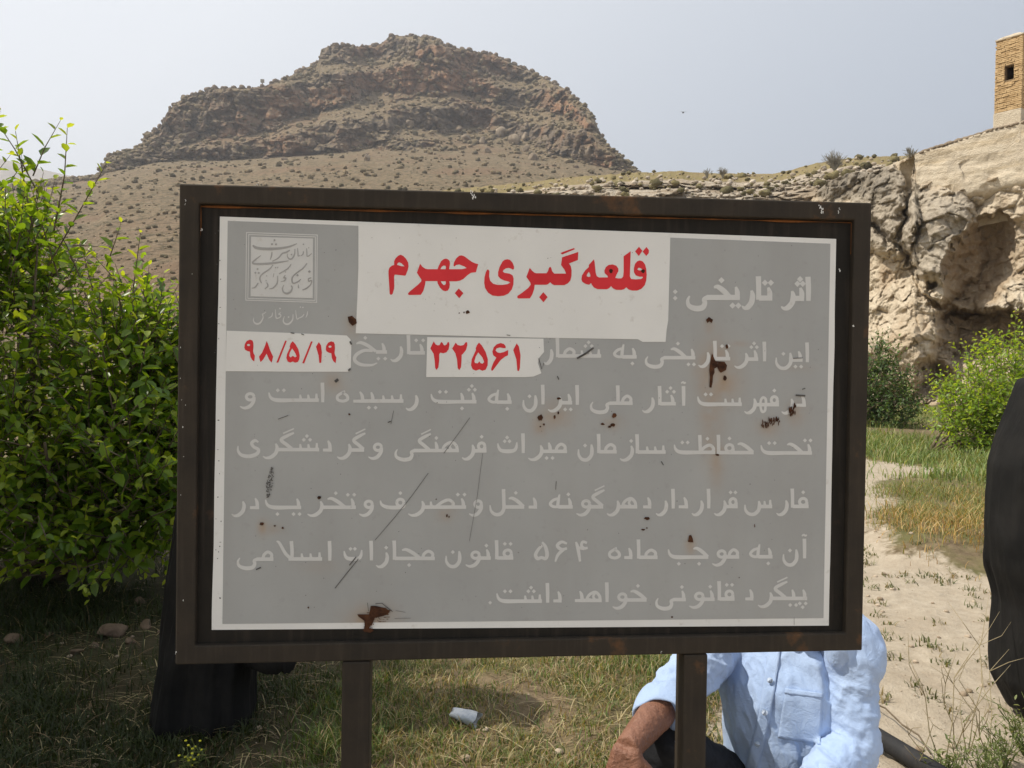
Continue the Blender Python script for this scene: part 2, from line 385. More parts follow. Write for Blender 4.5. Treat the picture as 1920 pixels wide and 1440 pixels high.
# broken rock lying on the ledges and along the crest of the crags
n = 3600; ii = RNG.integers(NT_ - 4, NT_ + NC_ - 1, n); ii[:500] = NT_ + NC_ - 2; jj = RNG.integers(108, 700, n)
gm = np.zeros_like(Ds); gm[NT_:] = np.abs(np.gradient(steep, axis=0)) * 10 + .25 * steep; gm[NT_ - 4:NT_] = .5; gm[-3:] = .7
on = RNG.random(n) < gm[ii, jj]; ii, jj = ii[on], jj[on]; n = len(ii); pp = P1[ii, jj]; rr = pp[:, 1] / F * (1.4 + 4.6 * RNG.random(n) ** 2.6)
V0 = ICO2.copy(); Vr = np.repeat(V0[None], n, 0)
for _ in range(7):
    d_ = RNG.normal(size=(n, 3)); d_ /= np.linalg.norm(d_, axis=1, keepdims=True); h_ = .5 + .35 * RNG.random(n); k_ = np.einsum('nvk,nk->nv', Vr, d_); Vr = Vr - np.maximum(k_ - h_[:, None], 0)[..., None] * d_[:, None]
Vr = Vr * rr[:, None, None] * np.array([1.15, 1, .95]) + (pp + np.stack([0 * rr, -.1 * rr, .1 * rr], -1))[:, None]
t = NT('crag rock'); v = t.coord(); t.bump(t.noise(v, 1.2, 5, .7), .8, .6); M_CRAG = t.done(t.mix(t.ramp(t.noise(v, .5, 5, .6), .35, .65), (.12, .092, .068), (.26, .202, .145)), .95, spec=.1)
tag(mesh('crag_rubble', Vr.reshape(-1, 3), (ICOF2[None] + (np.arange(n) * len(V0))[:, None, None]).reshape(-1, 3), M_CRAG), kind='stuff')

# pale boulders that have rolled out of the cliff
M_BOULDER = varied('weathered boulder rock', (0.19, 0.15, 0.11), (0.31, 0.25, 0.18), 0.3, 0.95, 0.8, 1.2, 0.4, 0.1)
def hit_mtn(px, py):
    j = int(np.argmin(np.abs(U - px))); i = int(np.argmin(np.abs(Ys[:, j] - py))); return P1[i, j]
def rock(name, loc, size, mat, seed, squash=(1, 1, 1), sub=3, cut=0.25, parent=None):
    V0, F0 = (ICO3, ICOF3) if sub == 3 else (ICO2, ICOF2)
    r_ = np.random.default_rng(seed); V = V0.copy()
    for _ in range(9):                                   # plane cuts make facets
        d = r_.normal(size=3); d /= np.linalg.norm(d); h = 0.62 + 0.3 * r_.random()
        k_ = V @ d; V = V - np.maximum(k_ - h, 0)[:, None] * d
    V = V * (1 + cut * 0.5 * fbm(V0 * 2.2 + seed, 4, seed))[:, None]
    for _ in range(5):
        d = r_.normal(size=3); d /= np.linalg.norm(d); V = V - np.maximum(V @ d - (0.45 + 0.25 * r_.random()), 0)[:, None] * d
    V = V * np.array(squash) * size
    o = mesh(name, V, F0, mat, parent, smooth=False); o.location = loc; o.rotation_euler = (0, 0, r_.random() * 6)
    return o
for i, (px, py, s) in enumerate([(938, 252, 13), (965, 268, 12), (985, 262, 9), (905, 268, 9), (875, 265, 10), (1000, 300, 10), (770, 235, 10),
                                 (440, 296, 9), (985, 282, 8), (915, 284, 7), (1102, 290, 12), (690, 302, 8)]):
    p = hit_mtn(px, py); sz = s / F * p[1]
    o = rock('boulder', p + np.array([0, -0.5 * sz, 0.25 * sz]), sz, M_BOULDER, 100 + i, (1.15, 0.9, 1.1))
    tag(o, 'pale angular boulder fallen on the slope below the mountain cliffs', 'boulder', 'boulders below the mountain cliffs')

# far hill at the left edge
px = np.arange(-900, 420, 12.0); yl = np.interp(px, [-900, -300, -60, 0, 60, 130, 220, 420], [250, 268, 285, 297, 313, 328, 345, 380])
yl = yl + 2 * fbm(np.stack([px / 60, 0 * px, 0 * px], -1), 3, 2)
R_ = []
for i in range(30):
    s = i / 29; d = 1000 + 500 * s
    row = np.array([at(x_, 690 + (y_ - 690) * s ** 0.8, d) for x_, y_ in zip(px, yl)]); row[:, 2] += 14 * fbm(row / 120, 4, 3) * (s < 0.97) * s; R_.append(row)
last = R_[-1].copy(); last[:, 1] += 500; last[:, 2] = -5; R_.append(last)
M_FAR = varied('distant hill earth', (0.22, 0.18, 0.14), (0.31, 0.26, 0.20), 0.02, 0.95, 0.6, 0.1, 6, 0.1)
tag(mesh('hill', np.array(R_).reshape(-1, 3), grid_faces(len(R_), len(px)), M_FAR, smooth=True), kind='structure')

# ------------------------------------------------------------------ grassy ridge with limestone ledges
y_cr = pw([(470, 700), (560, 560), (640, 450), (700, 392), (780, 366), (830, 357), (900, 350), (1000, 341), (1080, 331), (1190, 324), (1280, 321), (1330, 325), (1450, 326), (1490, 317),
           (1530, 306), (1560, 300), (1640, 293), (1700, 292), (1760, 290), (2000, 280), (2600, 270)])
UR = np.concatenate([np.arange(470, 700, 8.0), np.arange(700, 1780, 2.0), np.arange(1780, 2600, 20)])
yc = y_cr(UR) + 1.6 * fbm(np.stack([UR / 11, 0 * UR, 0 * UR], -1), 3, 14)
prof_y = [0, 4, 10, 18, 26, 34, 44, 60, 110, 300, 480]; prof_d = [80, 77, 72, 67, 64, 62, 60, 58, 55, 46, 41]
rowsY = np.concatenate([np.linspace(0, 60, 75), np.linspace(64, 300, 30), np.linspace(310, 480, 14)])[::-1]
RP = []
for q in rowsY:
    d = np.interp(q, prof_y, prof_d); dv = np.stack([(UR - 960) / F, (yc + q - 720) / F, np.ones_like(UR)], -1) @ MW.T
    dv = dv / dv[:, 1:2]; p = CAM + dv * d
    led = fbm(p / np.array([5, 8, 1.1]), 4, 51, ridged=True); m = sstep(12, 22, q)
    e1, e2, eid = cells(p / np.array([2.2, 3, 0.9]), 61)
    p = p + dv * (m * (-2.2 * led - 1.2 * (eid - .5)) + (1 - m) * 0.8 * fbm(p / 3, 3, 53))[:, None]
    RP.append(p)
crest = RP[-1]
for i in range(1, 12):
    s = i / 11; p = crest.copy(); p[:, 1] += 22 * s; p[:, 0] += 22 * s * (UR - 960) / F; p[:, 2] -= (p[:, 2] + 3) * s ** 2; RP.append(p)
RP = np.array(RP)
t = NT('ridge limestone and grass'); v = t.coord()
geo = t.node('ShaderNodeNewGeometry'); sx = t.node('ShaderNodeSeparateXYZ', {0: geo.outputs['Normal']})
b1 = t.noise(v, 0.3, 5, 0.6); b2 = t.noise(v, 1.8, 6, 0.65); b3 = t.noise(v, 7, 4, 0.6)
gr = t.mix(t.ramp(b1, 0.35, 0.65), (0.29, 0.225, 0.115), (0.245, 0.205, 0.09))
gr = t.mix(t.ramp(b2, 0.5, 0.68), gr, (0.22, 0.155, 0.09))
lime = t.mix(t.ramp(b2, 0.3, 0.7), (0.37, 0.31, 0.235), (0.52, 0.455, 0.36))
lime = t.mix(t.ramp(b1, 0.45, 0.6, 0, 0.7), lime, (0.275, 0.205, 0.13))
hgt = t.attr('grass', True)
c = t.mix(t.math('MULTIPLY', t.ramp(t.math('ADD', hgt, t.math('MULTIPLY', t.math('SUBTRACT', b2, 0.5), 0.8)), 0.35, 0.6), 1.0), lime, gr)
t.bump(t.math('ADD', b3, b2), 0.8, 0.25)
M_RIDGE = t.done(c, 0.95, spec=0.1)
ga = np.concatenate([1 - sstep(10, 20, rowsY), np.ones(11)]); ga = np.repeat(ga[:, None], len(UR), 1)
tag(mesh('ridge', RP.reshape(-1, 3), grid_faces(len(RP), len(UR)), M_RIDGE, attr={'grass': ga.ravel()}), kind='structure')
# loose stones over the ridge
n = 700; ii = RNG.integers(59, 114, n); jj = RNG.integers(90, 530, n)
pp = RP[ii, jj] + np.array([0, -.15, .08]); rr = 0.05 + 0.22 * RNG.random(n) ** 3
cc = np.array([0.30, 0.25, 0.19]) + RNG.random((n, 1)) * np.array([0.22, 0.2, 0.17])
t = NT('loose rubble'); t.bump(t.noise(t.coord(), 9, 4), 0.6, 0.05); M_RUB = t.done(t.attr('Col'), 0.95, spec=0.1)
tag(blobs('rubble', pp, rr, cc, M_RUB, 0.7, 0.25), kind='stuff')
n = 200; ii = RNG.integers(62, 118, n); jj = RNG.integers(90, 530, n)
pp = RP[ii, jj] + np.array([0, -.1, .15]); rr = 0.08 + 0.42 * RNG.random(n) ** 3
cc = np.array([0.10, 0.09, 0.05]) + RNG.random((n, 1)) * np.array([0.16, 0.13, 0.06])
tag(blobs('low_scrub', pp, rr, cc, M_SCRUB, 0.7, 0.4), kind='stuff')

# ------------------------------------------------------------------ the cliff
y_ct = pw([(1360, 790), (1400, 650), (1440, 540), (1470, 460), (1500, 400), (1535, 356), (1560, 337), (1600, 323), (1640, 321), (1680, 304), (1700, 296), (1714, 290), (1722, 330), (1790, 360), (1850, 335), (1920, 322), (2100, 300), (2600, 260)])
UC = np.concatenate([np.arange(1360, 1470, 4.0), np.arange(1470, 1960, 1.5), np.arange(1960, 2600, 7)])
ct = y_ct(UC) + 1.5 * fbm(np.stack([UC / 12, 0 * UC, 0 * UC], -1), 3, 71)
NR = 330
vv = np.linspace(0, 1, NR)[::-1]
YC = ct[None] + (815 - ct)[None] * vv[:, None]; UU = np.broadcast_to(UC, YC.shape)
base = np.interp(UC, [1470, 1600, 1700, 1715, 1920, 2100, 2600], [34, 31, 28.6, 27.9, 25.5, 23.6, 20.5])[None] - 1.6 * (YC - 300) / 500
q = np.stack([UU / 45, YC / 45, 0 * YC], -1); wob = np.stack([fbm(q, 3, 81) + .45 * fbm(q * 4.3, 3, 83), fbm(q, 3, 82) + .45 * fbm(q * 4.3, 3, 84)], -1)
u_ = UU + 14 * wob[..., 0]; y_ = YC + 14 * wob[..., 1]
def gauss(cx, cy, rx, ry, p=2): return np.exp(-((np.abs(u_ - cx) / rx) ** p + (np.abs(y_ - cy) / ry) ** p))
def bulge(cx, cy, rx, ry):
    r2 = ((u_ - cx) / rx) ** 2 + ((y_ - cy) / ry) ** 2; return np.sqrt(np.clip(1 - r2, 0, 1))
def crackline(pts, w):
    best = np.full(u_.shape, 1e9)
    for (x0, y0), (x1, y1) in zip(pts[:-1], pts[1:]):
        dx, dy = x1 - x0, y1 - y0; tt = np.clip(((u_ - x0) * dx + (y_ - y0) * dy) / (dx * dx + dy * dy), 0, 1)
        best = np.minimum(best, np.hypot(u_ - x0 - tt * dx, y_ - y0 - tt * dy))
    return np.exp(-(best / w) ** 2)
cr = ((u_ - 1838 - .22 * (y_ - 500) * -1) / 64) ** 2 + ((y_ - 500) / 96) ** 2
cave = np.clip(1.12 - cr, 0, 1) ** .6 * np.clip(1.05 - .35 * (u_ - 1838) / 66 - .18 * (y_ - 500) / 96, .2, 1.4)
under = sstep(1745, 1800, u_) * sstep(578, 590, y_ - 0.06 * (1900 - u_)) * (1 - sstep(640, 690, y_))
nook = gauss(1752, 712, 34, 30, 3)
hole = gauss(1747, 531, 13, 11)
d = (base - 1.5 * bulge(1660, 395, 62, 95) - 1.5 * bulge(1765, 455, 78, 118) - 1.2 * bulge(1690, 630, 85, 110) - 1.0 * bulge(1890, 560, 60, 40)
     + 0.9 * crackline([(1714, 300), (1708, 370), (1684, 440)], 8) + 1.1 * crackline([(1628, 418), (1690, 465), (1722, 545), (1790, 590)], 8)
     + 1.6 * cave + 2.3 * under + 1.8 * nook + 1.2 * hole - 1.0 * bulge(1905, 700, 60, 60))
dv = np.stack([(UU - 960) / F, (YC - 720) / F, np.ones_like(YC)], -1) @ MW.T; dv = dv / dv[..., 1:2]
P = CAM + dv * d[..., None]
rough = fbm(P / 1.9, 4, 91, ridged=True); e1, e2, eid = cells(P / np.array([0.75, 0.9, 0.55]), 95); s1, s2, sid = cells(P / 0.28, 99)
fine = fbm(P / 0.4, 3, 98)
dd = -0.36 * rough - 0.20 * (eid - .5) - 0.10 * (sid - .5) + 0.07 * np.exp(-((e2 - e1) / .1) ** 2) - 0.20 * fine - .35 * fbm(P / np.array([1.2, 1.2, .7]), 4, 97)
dd = dd * (1 - 0.55 * cave)
P = P + dv * dd[..., None]
top = [P[-1]]
plate = []
for i in range(1, 14):
    s = i / 13; p = P[-1].copy(); p[:, 1] += 14 * s; p[:, 0] += 14 * s * (UC - 960) / F; p[:, 2] -= (p[:, 2] + 2) * s ** 3; p[:, 2] += 0.25 * fbm(p, 3, 33); plate.append(p)
PC = np.concatenate([P, np.array(plate)], 0)
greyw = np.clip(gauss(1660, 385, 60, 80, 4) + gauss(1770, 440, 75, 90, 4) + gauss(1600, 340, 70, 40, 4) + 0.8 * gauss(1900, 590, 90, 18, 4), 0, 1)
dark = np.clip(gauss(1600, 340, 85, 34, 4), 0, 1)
padd = lambda a_, v_: np.concatenate([a_, np.full((13, a_.shape[1]), v_)], 0).ravel()
t = NT('cliff conglomerate'); v = t.coord()
c1 = t.noise(v, 0.5, 6, 0.6); c2 = t.noise(v, 2.6, 6, 0.65); c3 = t.noise(v, 11, 5, 0.65)
cream = t.mix(t.ramp(c2, 0.3, 0.7), (0.48, 0.39, 0.28), (0.66, 0.57, 0.43))
cream = t.mix(t.ramp(c1, 0.5, 0.65, 0, 0.6), cream, (0.38, 0.275, 0.17))
grey = t.mix(t.ramp(c2, 0.35, 0.65), (0.31, 0.265, 0.205), (0.49, 0.425, 0.33))
gm = t.ramp(t.math('ADD', t.attr('grey', True), t.math('MULTIPLY', t.math('SUBTRACT', c1, 0.5), 1.4)), 0.3, 0.7)
c = t.mix(gm, cream, grey)
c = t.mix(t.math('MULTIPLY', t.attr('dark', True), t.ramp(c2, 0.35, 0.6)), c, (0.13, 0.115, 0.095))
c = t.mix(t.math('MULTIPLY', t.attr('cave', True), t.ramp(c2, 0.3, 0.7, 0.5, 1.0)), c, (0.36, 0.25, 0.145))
c = t.mix(t.ramp(c3, 0.6, 0.72, 0, 0.6), c, (0.60, 0.54, 0.44))
c = t.mix(t.ramp(c3, 0.36, 0.26, 0, 0.7), c, (0.16, 0.125, 0.09))
t.bump(t.math('ADD', c2, c3), 0.9, 0.10)
M_CLIFF = t.done(c, 0.95, spec=0.1)
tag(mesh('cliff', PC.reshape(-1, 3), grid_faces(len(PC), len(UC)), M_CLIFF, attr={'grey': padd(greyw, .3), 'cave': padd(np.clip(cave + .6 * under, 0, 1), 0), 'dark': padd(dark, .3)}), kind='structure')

# ------------------------------------------------------------------ old wall on the cliff edge
wt = pw([(1714, 292), (1730, 284), (1790, 266), (1850, 247), (1920, 229), (2000, 207), (2200, 160)])
wb = pw([(1714, 385), (1790, 398), (1850, 385), (1920, 372), (2200, 350)])
UW = np.concatenate([np.arange(1716, 1960, 1.6), np.arange(1960, 2200, 8)]); nW = 70
VW = []
dW = np.interp(UW, [1716, 1920, 2200], [27.3, 25.15, 22.6])
topj = 1.6 * fbm(np.stack([UW / 7, 0 * UW, 0 * UW], -1), 3, 6)
for s in np.linspace(0, 1, nW):
    yy = wb(UW) + (wt(UW) + topj - wb(UW)) * s
    p = np.array([at(a_, b_, d_) for a_, b_, d_ in zip(UW, yy, dW)])
    p[:, 1] += 0.16 * fbm(p / 0.9, 4, 3) + 0.07 * fbm(p / np.array([1.5, 1, .3]), 4, 4) + .10 * (cells(p / np.array([.8, .8, .45]), 44)[2] - .5) * sstep(-.1, .2, fbm(p / 1.6, 2, 45)) - 0.12 * (1 - s) + .9 * sstep(.22, 0, s) + .15 * sstep(.75, .2, s) * fbm(p / .5, 3, 8); VW.append(p)
for k_ in (0.5, 1.1):
    p = VW[nW - 1].copy(); p[:, 1] += k_; p[:, 2] -= 0.02; VW.append(p)
p = VW[-1].copy(); p[:, 2] -= 3; VW.append(p)
VW = np.array(VW)
VW = np.concatenate([CAM + (VW[:, :1] - CAM) * 1.05, CAM + (VW[:, :1] - CAM) * 1.02, VW], 1)   # return at the left end
t = NT('old mud plaster'); v = t.coord()
w1 = t.noise(v, 0.7, 5, 0.6); w2 = t.noise(v, 4, 6, 0.65); w3 = t.noise(v, 22, 4, 0.6); ws = t.noise(t.coord((0.3, 0.3, 3.0)), 1, 4, 0.6)
c = t.mix(t.ramp(w2, 0.3, 0.7), (0.50, 0.42, 0.31), (0.64, 0.56, 0.43)); c = t.mix(t.ramp(ws, 0.52, 0.66, 0, 0.6), c, (0.50, 0.395, 0.25))
c = t.mix(t.ramp(w1, 0.55, 0.65, 0, 0.6), c, (0.40, 0.34, 0.26)); c = t.mix(t.ramp(w3, 0.64, 0.72, 0, .6), c, (0.22, 0.17, 0.12))
t.bump(t.math('ADD', w2, w3), 0.8, 0.05)
M_PLASTER = t.done(c, 0.95, spec=0.1)
wall = empty('old_wall', (15.5, 26, gz1(15.5, 26)))
tag(wall, 'crumbling mud plaster wall along the top edge of the cliff below the brick tower', 'wall')
o = mesh('plaster_face', VW.reshape(-1, 3) - np.array(wall.location), grid_faces(VW.shape[0], VW.shape[1]), M_PLASTER, wall)
caps_v, caps_f, caps_c = [], [], []
x_ = 1718.0; m_ = 0
while x_ < 2150:
    w_ = 7 + 7 * random.random(); d_ = float(np.interp(x_, [1716, 1920, 2200], [27.3, 25.15, 22.6])); p = at(x_ + w_ / 2, float(wt(x_ + w_ / 2)) + 1.5, d_ + .12)
    V = ICO2 * (1 + 0.16 * (RNG.random((len(ICO2), 1)) - .5)) * np.array([w_ / F * d_ * .52, .3, (7 + 4 * random.random()) / F * d_ * .55]) + p - np.array(wall.location)
    caps_f.append(ICOF2 + m_ * len(ICO2)); caps_v.append(V); m_ += 1; x_ += w_
mesh('coping_stones', np.concatenate(caps_v), np.concatenate(caps_f), M_BOULDER, wall)

# ------------------------------------------------------------------ brick tower
tc = at(1914, 240, 25.25); zb, zt = tc[2] - 0.35, at(1914, 54, 25.25)[2]
th = math.radians(52); L_ = Vector((-math.cos(th), math.sin(th), 0)); R_v = Vector((math.sin(th), math.cos(th), 0))
tower = empty('brick_tower', (tc[0], tc[1], zb))
tag(tower, 'small weathered yellow brick tower with one square opening above the cliff wall', 'tower')
WL, WR = 0.80, 1.5; H = zt - zb; hp = 1.02                     # widths of the two visible faces; height of plastered foot
M_BRICK = varied('sun baked yellow brick', (0.42, 0.285, 0.145), (0.60, 0.435, 0.24), 5, 0.95, 0.6, 40, 0.01, 0.1)
M_MORTAR = varied('crumbled mortar', (0.20, 0.14, 0.08), (0.30, 0.22, 0.13), 9, 0.95, 0.4, 60, 0.01, 0.1)
wz0, wz1 = at(1887, 141, 25.2)[2] - zb, at(1887, 114, 25.2)[2] - zb
wa, wb_ = 0.24, 0.52
core = MB(); dpt = 0.16
def fbox(mb, along, out_, a0, a1, z0, z1, t0, t1):
    V = [along * a + out_ * tt + Vector((0, 0, z)) for z in (z0, z1) for tt in (t0, t1) for a in (a0, a1)]
    mb.add(V, [(0, 2, 3, 1), (4, 5, 7, 6), (0, 1, 5, 4), (2, 6, 7, 3), (0, 4, 6, 2), (1, 3, 7, 5)])
outL, outR = -R_v, -L_                                            # outward normals of the left and right faces
fbox(core, L_, outL, 0.06, WL - .02, hp - .05, wz0, -.24, -.035); fbox(core, L_, outL, 0.06, WL - .02, wz1, H - .1, -.24, -.035)
fbox(core, L_, outL, 0.06, wa, wz0, wz1, -.24, -.035); fbox(core, L_, outL, wb_, WL - .02, wz0, wz1, -.24, -.035)
fbox(core, R_v, outR, 0.245, WR, hp - .05, H - .1, -.24, -.035)
fbox(core, R_v, outR, 0.05, WR, hp - .05, H - .1, -WL + .02, -WL + .2)
fbox(core, L_, outL, 0.25, WL - .21, hp - .05, H - .1, -WR, -WR + .2)
core.build('inner_wall', M_MORTAR, tower)
br = MB(); z = hp; row = 0
while z < H - 0.14:
    for (al, ou, W) in ((L_, outL, WL), (R_v, outR, WR)):
        a = -0.0 if row % 2 else 0.0; first = 0.11 if row % 2 else 0.22
        while a < W - .03:
            w = (first if a == 0 else 0.21) + random.uniform(-.02, .02); e = min(a + w - .012, W)
            if not (al is L_ and a + w > wa and a < wb_ and z + .05 > wz0 and z < wz1 - .01):
                j = random.uniform(-.022, .012); dz = random.uniform(-.004, .004)
                fbox(br, al, ou, a if a > 0 else -j * 0, e, z + dz, z + .047 + dz, -.1, j)
            elif a < wa: fbox(br, al, ou, a, wa, z, z + .047, -.1, random.uniform(-.015, .008))
            elif e > wb_: fbox(br, al, ou, wb_, e, z, z + .047, -.1, random.uniform(-.015, .008))
            a += w
    z += .06; row += 1
br.build('brickwork', M_BRICK, tower)
pl = MB(); fbox(pl, L_, outL, -.01, WL + .02, -.4, hp - .01, -WR, .02); o = pl.build('plaster_foot', M_PLASTER, tower, bevel=.03)
V = []; Fc = []; nu = 14
for i in range(nu):                                               # rounded mud cap
    for j in range(nu):
        s_, t_ = i / (nu - 1), j / (nu - 1); hgt = .13 * (math.sin(math.pi * s_) * math.sin(math.pi * t_)) ** .35 + .05 * mnoise.noise(Vector((s_ * 5, t_ * 5, 2)))
        p = L_ * (-.02 + (WL + .03) * s_) + R_v * (-.02 + (WR + .02) * t_); V.append((p.x, p.y, H - .12 + max(hgt, 0)))
n0 = len(V); V += [(x_, y_, H - .16) for x_, y_, _ in V]
Fc = [tuple(f) for f in grid_faces(nu, nu)] + [tuple(f[::-1] + n0) for f in grid_faces(nu, nu)]
rim = [j for j in range(nu)] + [i * nu + nu - 1 for i in range(1, nu)] + [nu * nu - 1 - j for j in range(1, nu)] + [i * nu for i in range(nu - 2, 0, -1)]
Fc += [(a, b_, b_ + n0, a + n0) for a, b_ in zip(rim, rim[1:] + rim[:1])]
mesh('mud_cap', np.array(V), Fc, M_PLASTER, tower)

# ------------------------------------------------------------------ foliage
M_LEAF = leaf_mat('citrus leaf', 0.55, 0.33)
M_LEAF2 = leaf_mat('shrub leaf', 0.30, 0.5)
M_BARK = varied('grey brown bark', (0.10, 0.075, 0.05), (0.20, 0.16, 0.11), 12, 0.9, 0.7, 60, 0.01, 0.1)
def unit(a): return a / np.maximum(np.linalg.norm(a, axis=-1, keepdims=True), 1e-9)
def leaves(P, D, N, L, W, C):
    """P base, D direction, N upward normal, L length, W width, C colour -> verts, quads, colours"""
    D = unit(D); S = unit(np.cross(D, N)); N = np.cross(S, D); n = len(P)
    tpl = [(0, 0, 0), (.32, .5, .10), (.70, .40, .06), (1, 0, -.10), (.70, -.40, .06), (.32, -.5, .10)]
    V = np.stack([P + D * (a * L)[:, None] + S * (b_ * W)[:, None] + N * (c * L)[:, None] for a, b_, c in tpl], 1)
    i = (np.arange(n) * 6)[:, None]
    Fc = np.concatenate([i + np.array([[0, 1, 2, 3]]), i + np.array([[0, 3, 4, 5]])])
    return V.reshape(-1, 3), Fc, np.repeat(C[:, None], 6, 1).reshape(-1, 3)
def shoots_to_leaves(base, dirn, length, spacing, L0, wr, colf, curve=0.25):
    PP, DD, NN, LL, CC = [], [], [], [], []; twV, twF = [], []; k = 0
    for b_, d, ln in zip(base, dirn, length):
        n = max(4, int(ln / spacing)); s = np.linspace(0.08, 1, n)
        bend = RNG.normal(size=3) * .3 + np.array([0, 0, .35])
        pts = b_ + np.outer(s * ln, d) + np.outer((s ** 2) * ln * curve, bend)
        ph = np.arange(n) * 2.4 + RNG.random() * 6; a = unit(np.cross(d, [0.3, 0.2, 1])); c = np.cross(d, a)
        rad = np.cos(ph)[:, None] * a + np.sin(ph)[:, None] * c
        dl = rad + 0.75 * d + RNG.normal(size=(n, 3)) * .25; PP.append(pts); DD.append(dl)
        NN.append(np.array([0, 0, 1]) + .8 * d + RNG.normal(size=(n, 3)) * .3)
        LL.append(L0 * (0.6 + 0.5 * RNG.random(n)) * (1 - .45 * s ** 3)); CC.append(colf(pts, s))
        w = 0.0035 + .004 * ln
        for e_, rr in ((b_, w), (pts[n // 2], w * .7), (pts[-1], w * .3)):
            for q in range(3): twV.append(e_ + rr * (math.cos(q * 2.1) * a + math.sin(q * 2.1) * c))
        for m in (0, 3):
            for q in range(3): twF.append((k + m + q, k + m + (q + 1) % 3, k + m + 3 + (q + 1) % 3, k + m + 3 + q))
        k += 9
    P = np.concatenate(PP); L = np.concatenate(LL)
    V, Fc, C = leaves(P, np.concatenate(DD), np.concatenate(NN), L, L * wr, np.concatenate(CC))
    return V, Fc, C, np.array(twV), np.array(twF)
def bush(name, base, lobes, nshoot, L0, label, cat, mat, pal, spacing=.035, slen=(.15, .42), extra=(), group=None, wr=.46, stems=9, shell=.35):
    base = np.array(base, float); root = empty(name, base)
    tag(root, label, cat, group)
    lob = [(np.array(c, float), np.array(r_ if hasattr(r_, '__len__') else (r_, r_, r_), float)) for c, r_ in lobes]
    vol = np.array([np.prod(r_) ** (2 / 3) for _, r_ in lob]); pick = RNG.choice(len(lob), nshoot, p=vol / vol.sum())
    d = unit(RNG.normal(size=(nshoot, 3))); rad = 1 - shell * RNG.random(nshoot) ** 1.1 * 1.6
    C = np.array([lob[i][0] for i in pick]); R = np.array([lob[i][1] for i in pick])
    B = C + d * R * np.clip(rad, .1, 1)[:, None] * (0.9 + .22 * fbm(C + d * R * 1.3, 2, 4))[:, None]
    gap = fbm(B / .38, 3, 19) > -.28
    B, d, pick = B[gap], d[gap], pick[gap]
    dirn = unit(d * .7 + np.array([0, 0, .55]) + RNG.normal(size=d.shape) * .45)
    ln = slen[0] + (slen[1] - slen[0]) * RNG.random(len(B)) ** 1.5
    for b_, t_ in extra:
        b_, t_ = np.array(b_), np.array(t_); B = np.vstack([B, b_]); dd_ = t_ - b_; dirn = np.vstack([dirn, unit(dd_)]); ln = np.append(ln, np.linalg.norm(dd_))
    keep = B[:, 2] > base[2] + .05; B, dirn, ln = B[keep], dirn[keep], ln[keep]
    def colf(pts, s):
        n = len(pts); k = RNG.random((n, 1)); young = np.clip(s - .55, 0, 1)[:, None] * 1.8 * (RNG.random() < .75)
        c = pal[0] + (pal[1] - pal[0]) * k; c = c + (pal[2] - c) * np.clip(young + (RNG.random((n, 1)) < .03), 0, 1); return c
    V, Fc, Cc, tV, tF = shoots_to_leaves(B, dirn, ln, spacing, L0, wr, colf)
    mesh('foliage', V - base, Fc, mat, root, col=Cc, smooth=True)
    mb = MB()
    for i in range(stems):
        c, r_ = lob[i % len(lob)]; tip = c + unit(RNG.normal(size=3)) * r_ * .75 - base; mid = tip * .45 + RNG.normal(size=3) * .08; mid[2] = tip[2] * .4
        st = RNG.normal(size=3) * .06; st[2] = -.05; w = .022 + .012 * RNG.random()
        mb.tube([st, st * .5 + mid * .5, mid, (mid + tip) / 2 + RNG.normal(size=3) * .05, tip], [w * 1.2, w, w * .8, w * .5, w * .2], 6)
    mb.build('stem', M_BARK, root, True)
    n = len(tV); mesh('twigs', tV - base, tF, M_BARK, root)
    return root
def lobe(px, py, Y, rpx, ry=None, flat=1.0):
    c = at(px, py, Y); r_ = rpx / F * Y; return (c, (r_, r_ * flat, (ry or rpx) / F * Y))
PAL = (np.array([.075, .155, .016]), np.array([.22, .35, .032]), np.array([.42, .50, .06]))
b0 = gnd(90, 1120)
ex = [(at(70, 360, 4.5), at(8, 222, 4.4)), (at(62, 330, 4.5), at(92, 236, 4.45)), (at(60, 420, 4.5), at(30, 262, 4.5)), (at(100, 440, 4.4), at(152, 250, 4.3)), (at(90, 500, 4.4), at(180, 345, 4.3)), (at(200, 500, 4.5), at(226, 425, 4.5)), (at(-30, 330, 4.5), at(-5, 178, 4.5)),
      (at(110, 520, 4.4), at(60, 370, 4.4)), (at(20, 520, 4.4), at(60, 380, 4.4)), (at(250, 540, 4.6), at(262, 445, 4.6)), (at(150, 520, 4.4), at(120, 425, 4.4)), (at(20, 450, 4.4), at(-10, 330, 4.4)), (at(60, 460, 4.4), at(100, 395, 4.4))]
bush('orange_bush', (b0[0] - .25, 4.9, gz1(b0[0], 4.9)), [lobe(20, 620, 4.9, 190, 210), lobe(225, 690, 4.7, 150, 190), lobe(60, 840, 4.6, 260, 200), lobe(260, 870, 4.7, 190, 170), lobe(-170, 560, 5.2, 260, 330), lobe(380, 800, 5.1, 140, 160), lobe(-60, 480, 4.9, 110, 110), lobe(290, 640, 4.9, 85, 110), lobe(180, 960, 4.5, 190, 110), lobe(330, 930, 4.8, 130, 130), lobe(20, 960, 4.5, 160, 100), lobe(40, 480, 4.8, 90, 110), lobe(350, 720, 5.0, 90, 120)],
     3500, .098, 'tall bright green leafy orange bush with young shoots left of the sign', 'bush', M_LEAF, PAL, .040, (.14, .40), ex, 'bushes of the orange grove', shell=.5, stems=12, wr=.53)
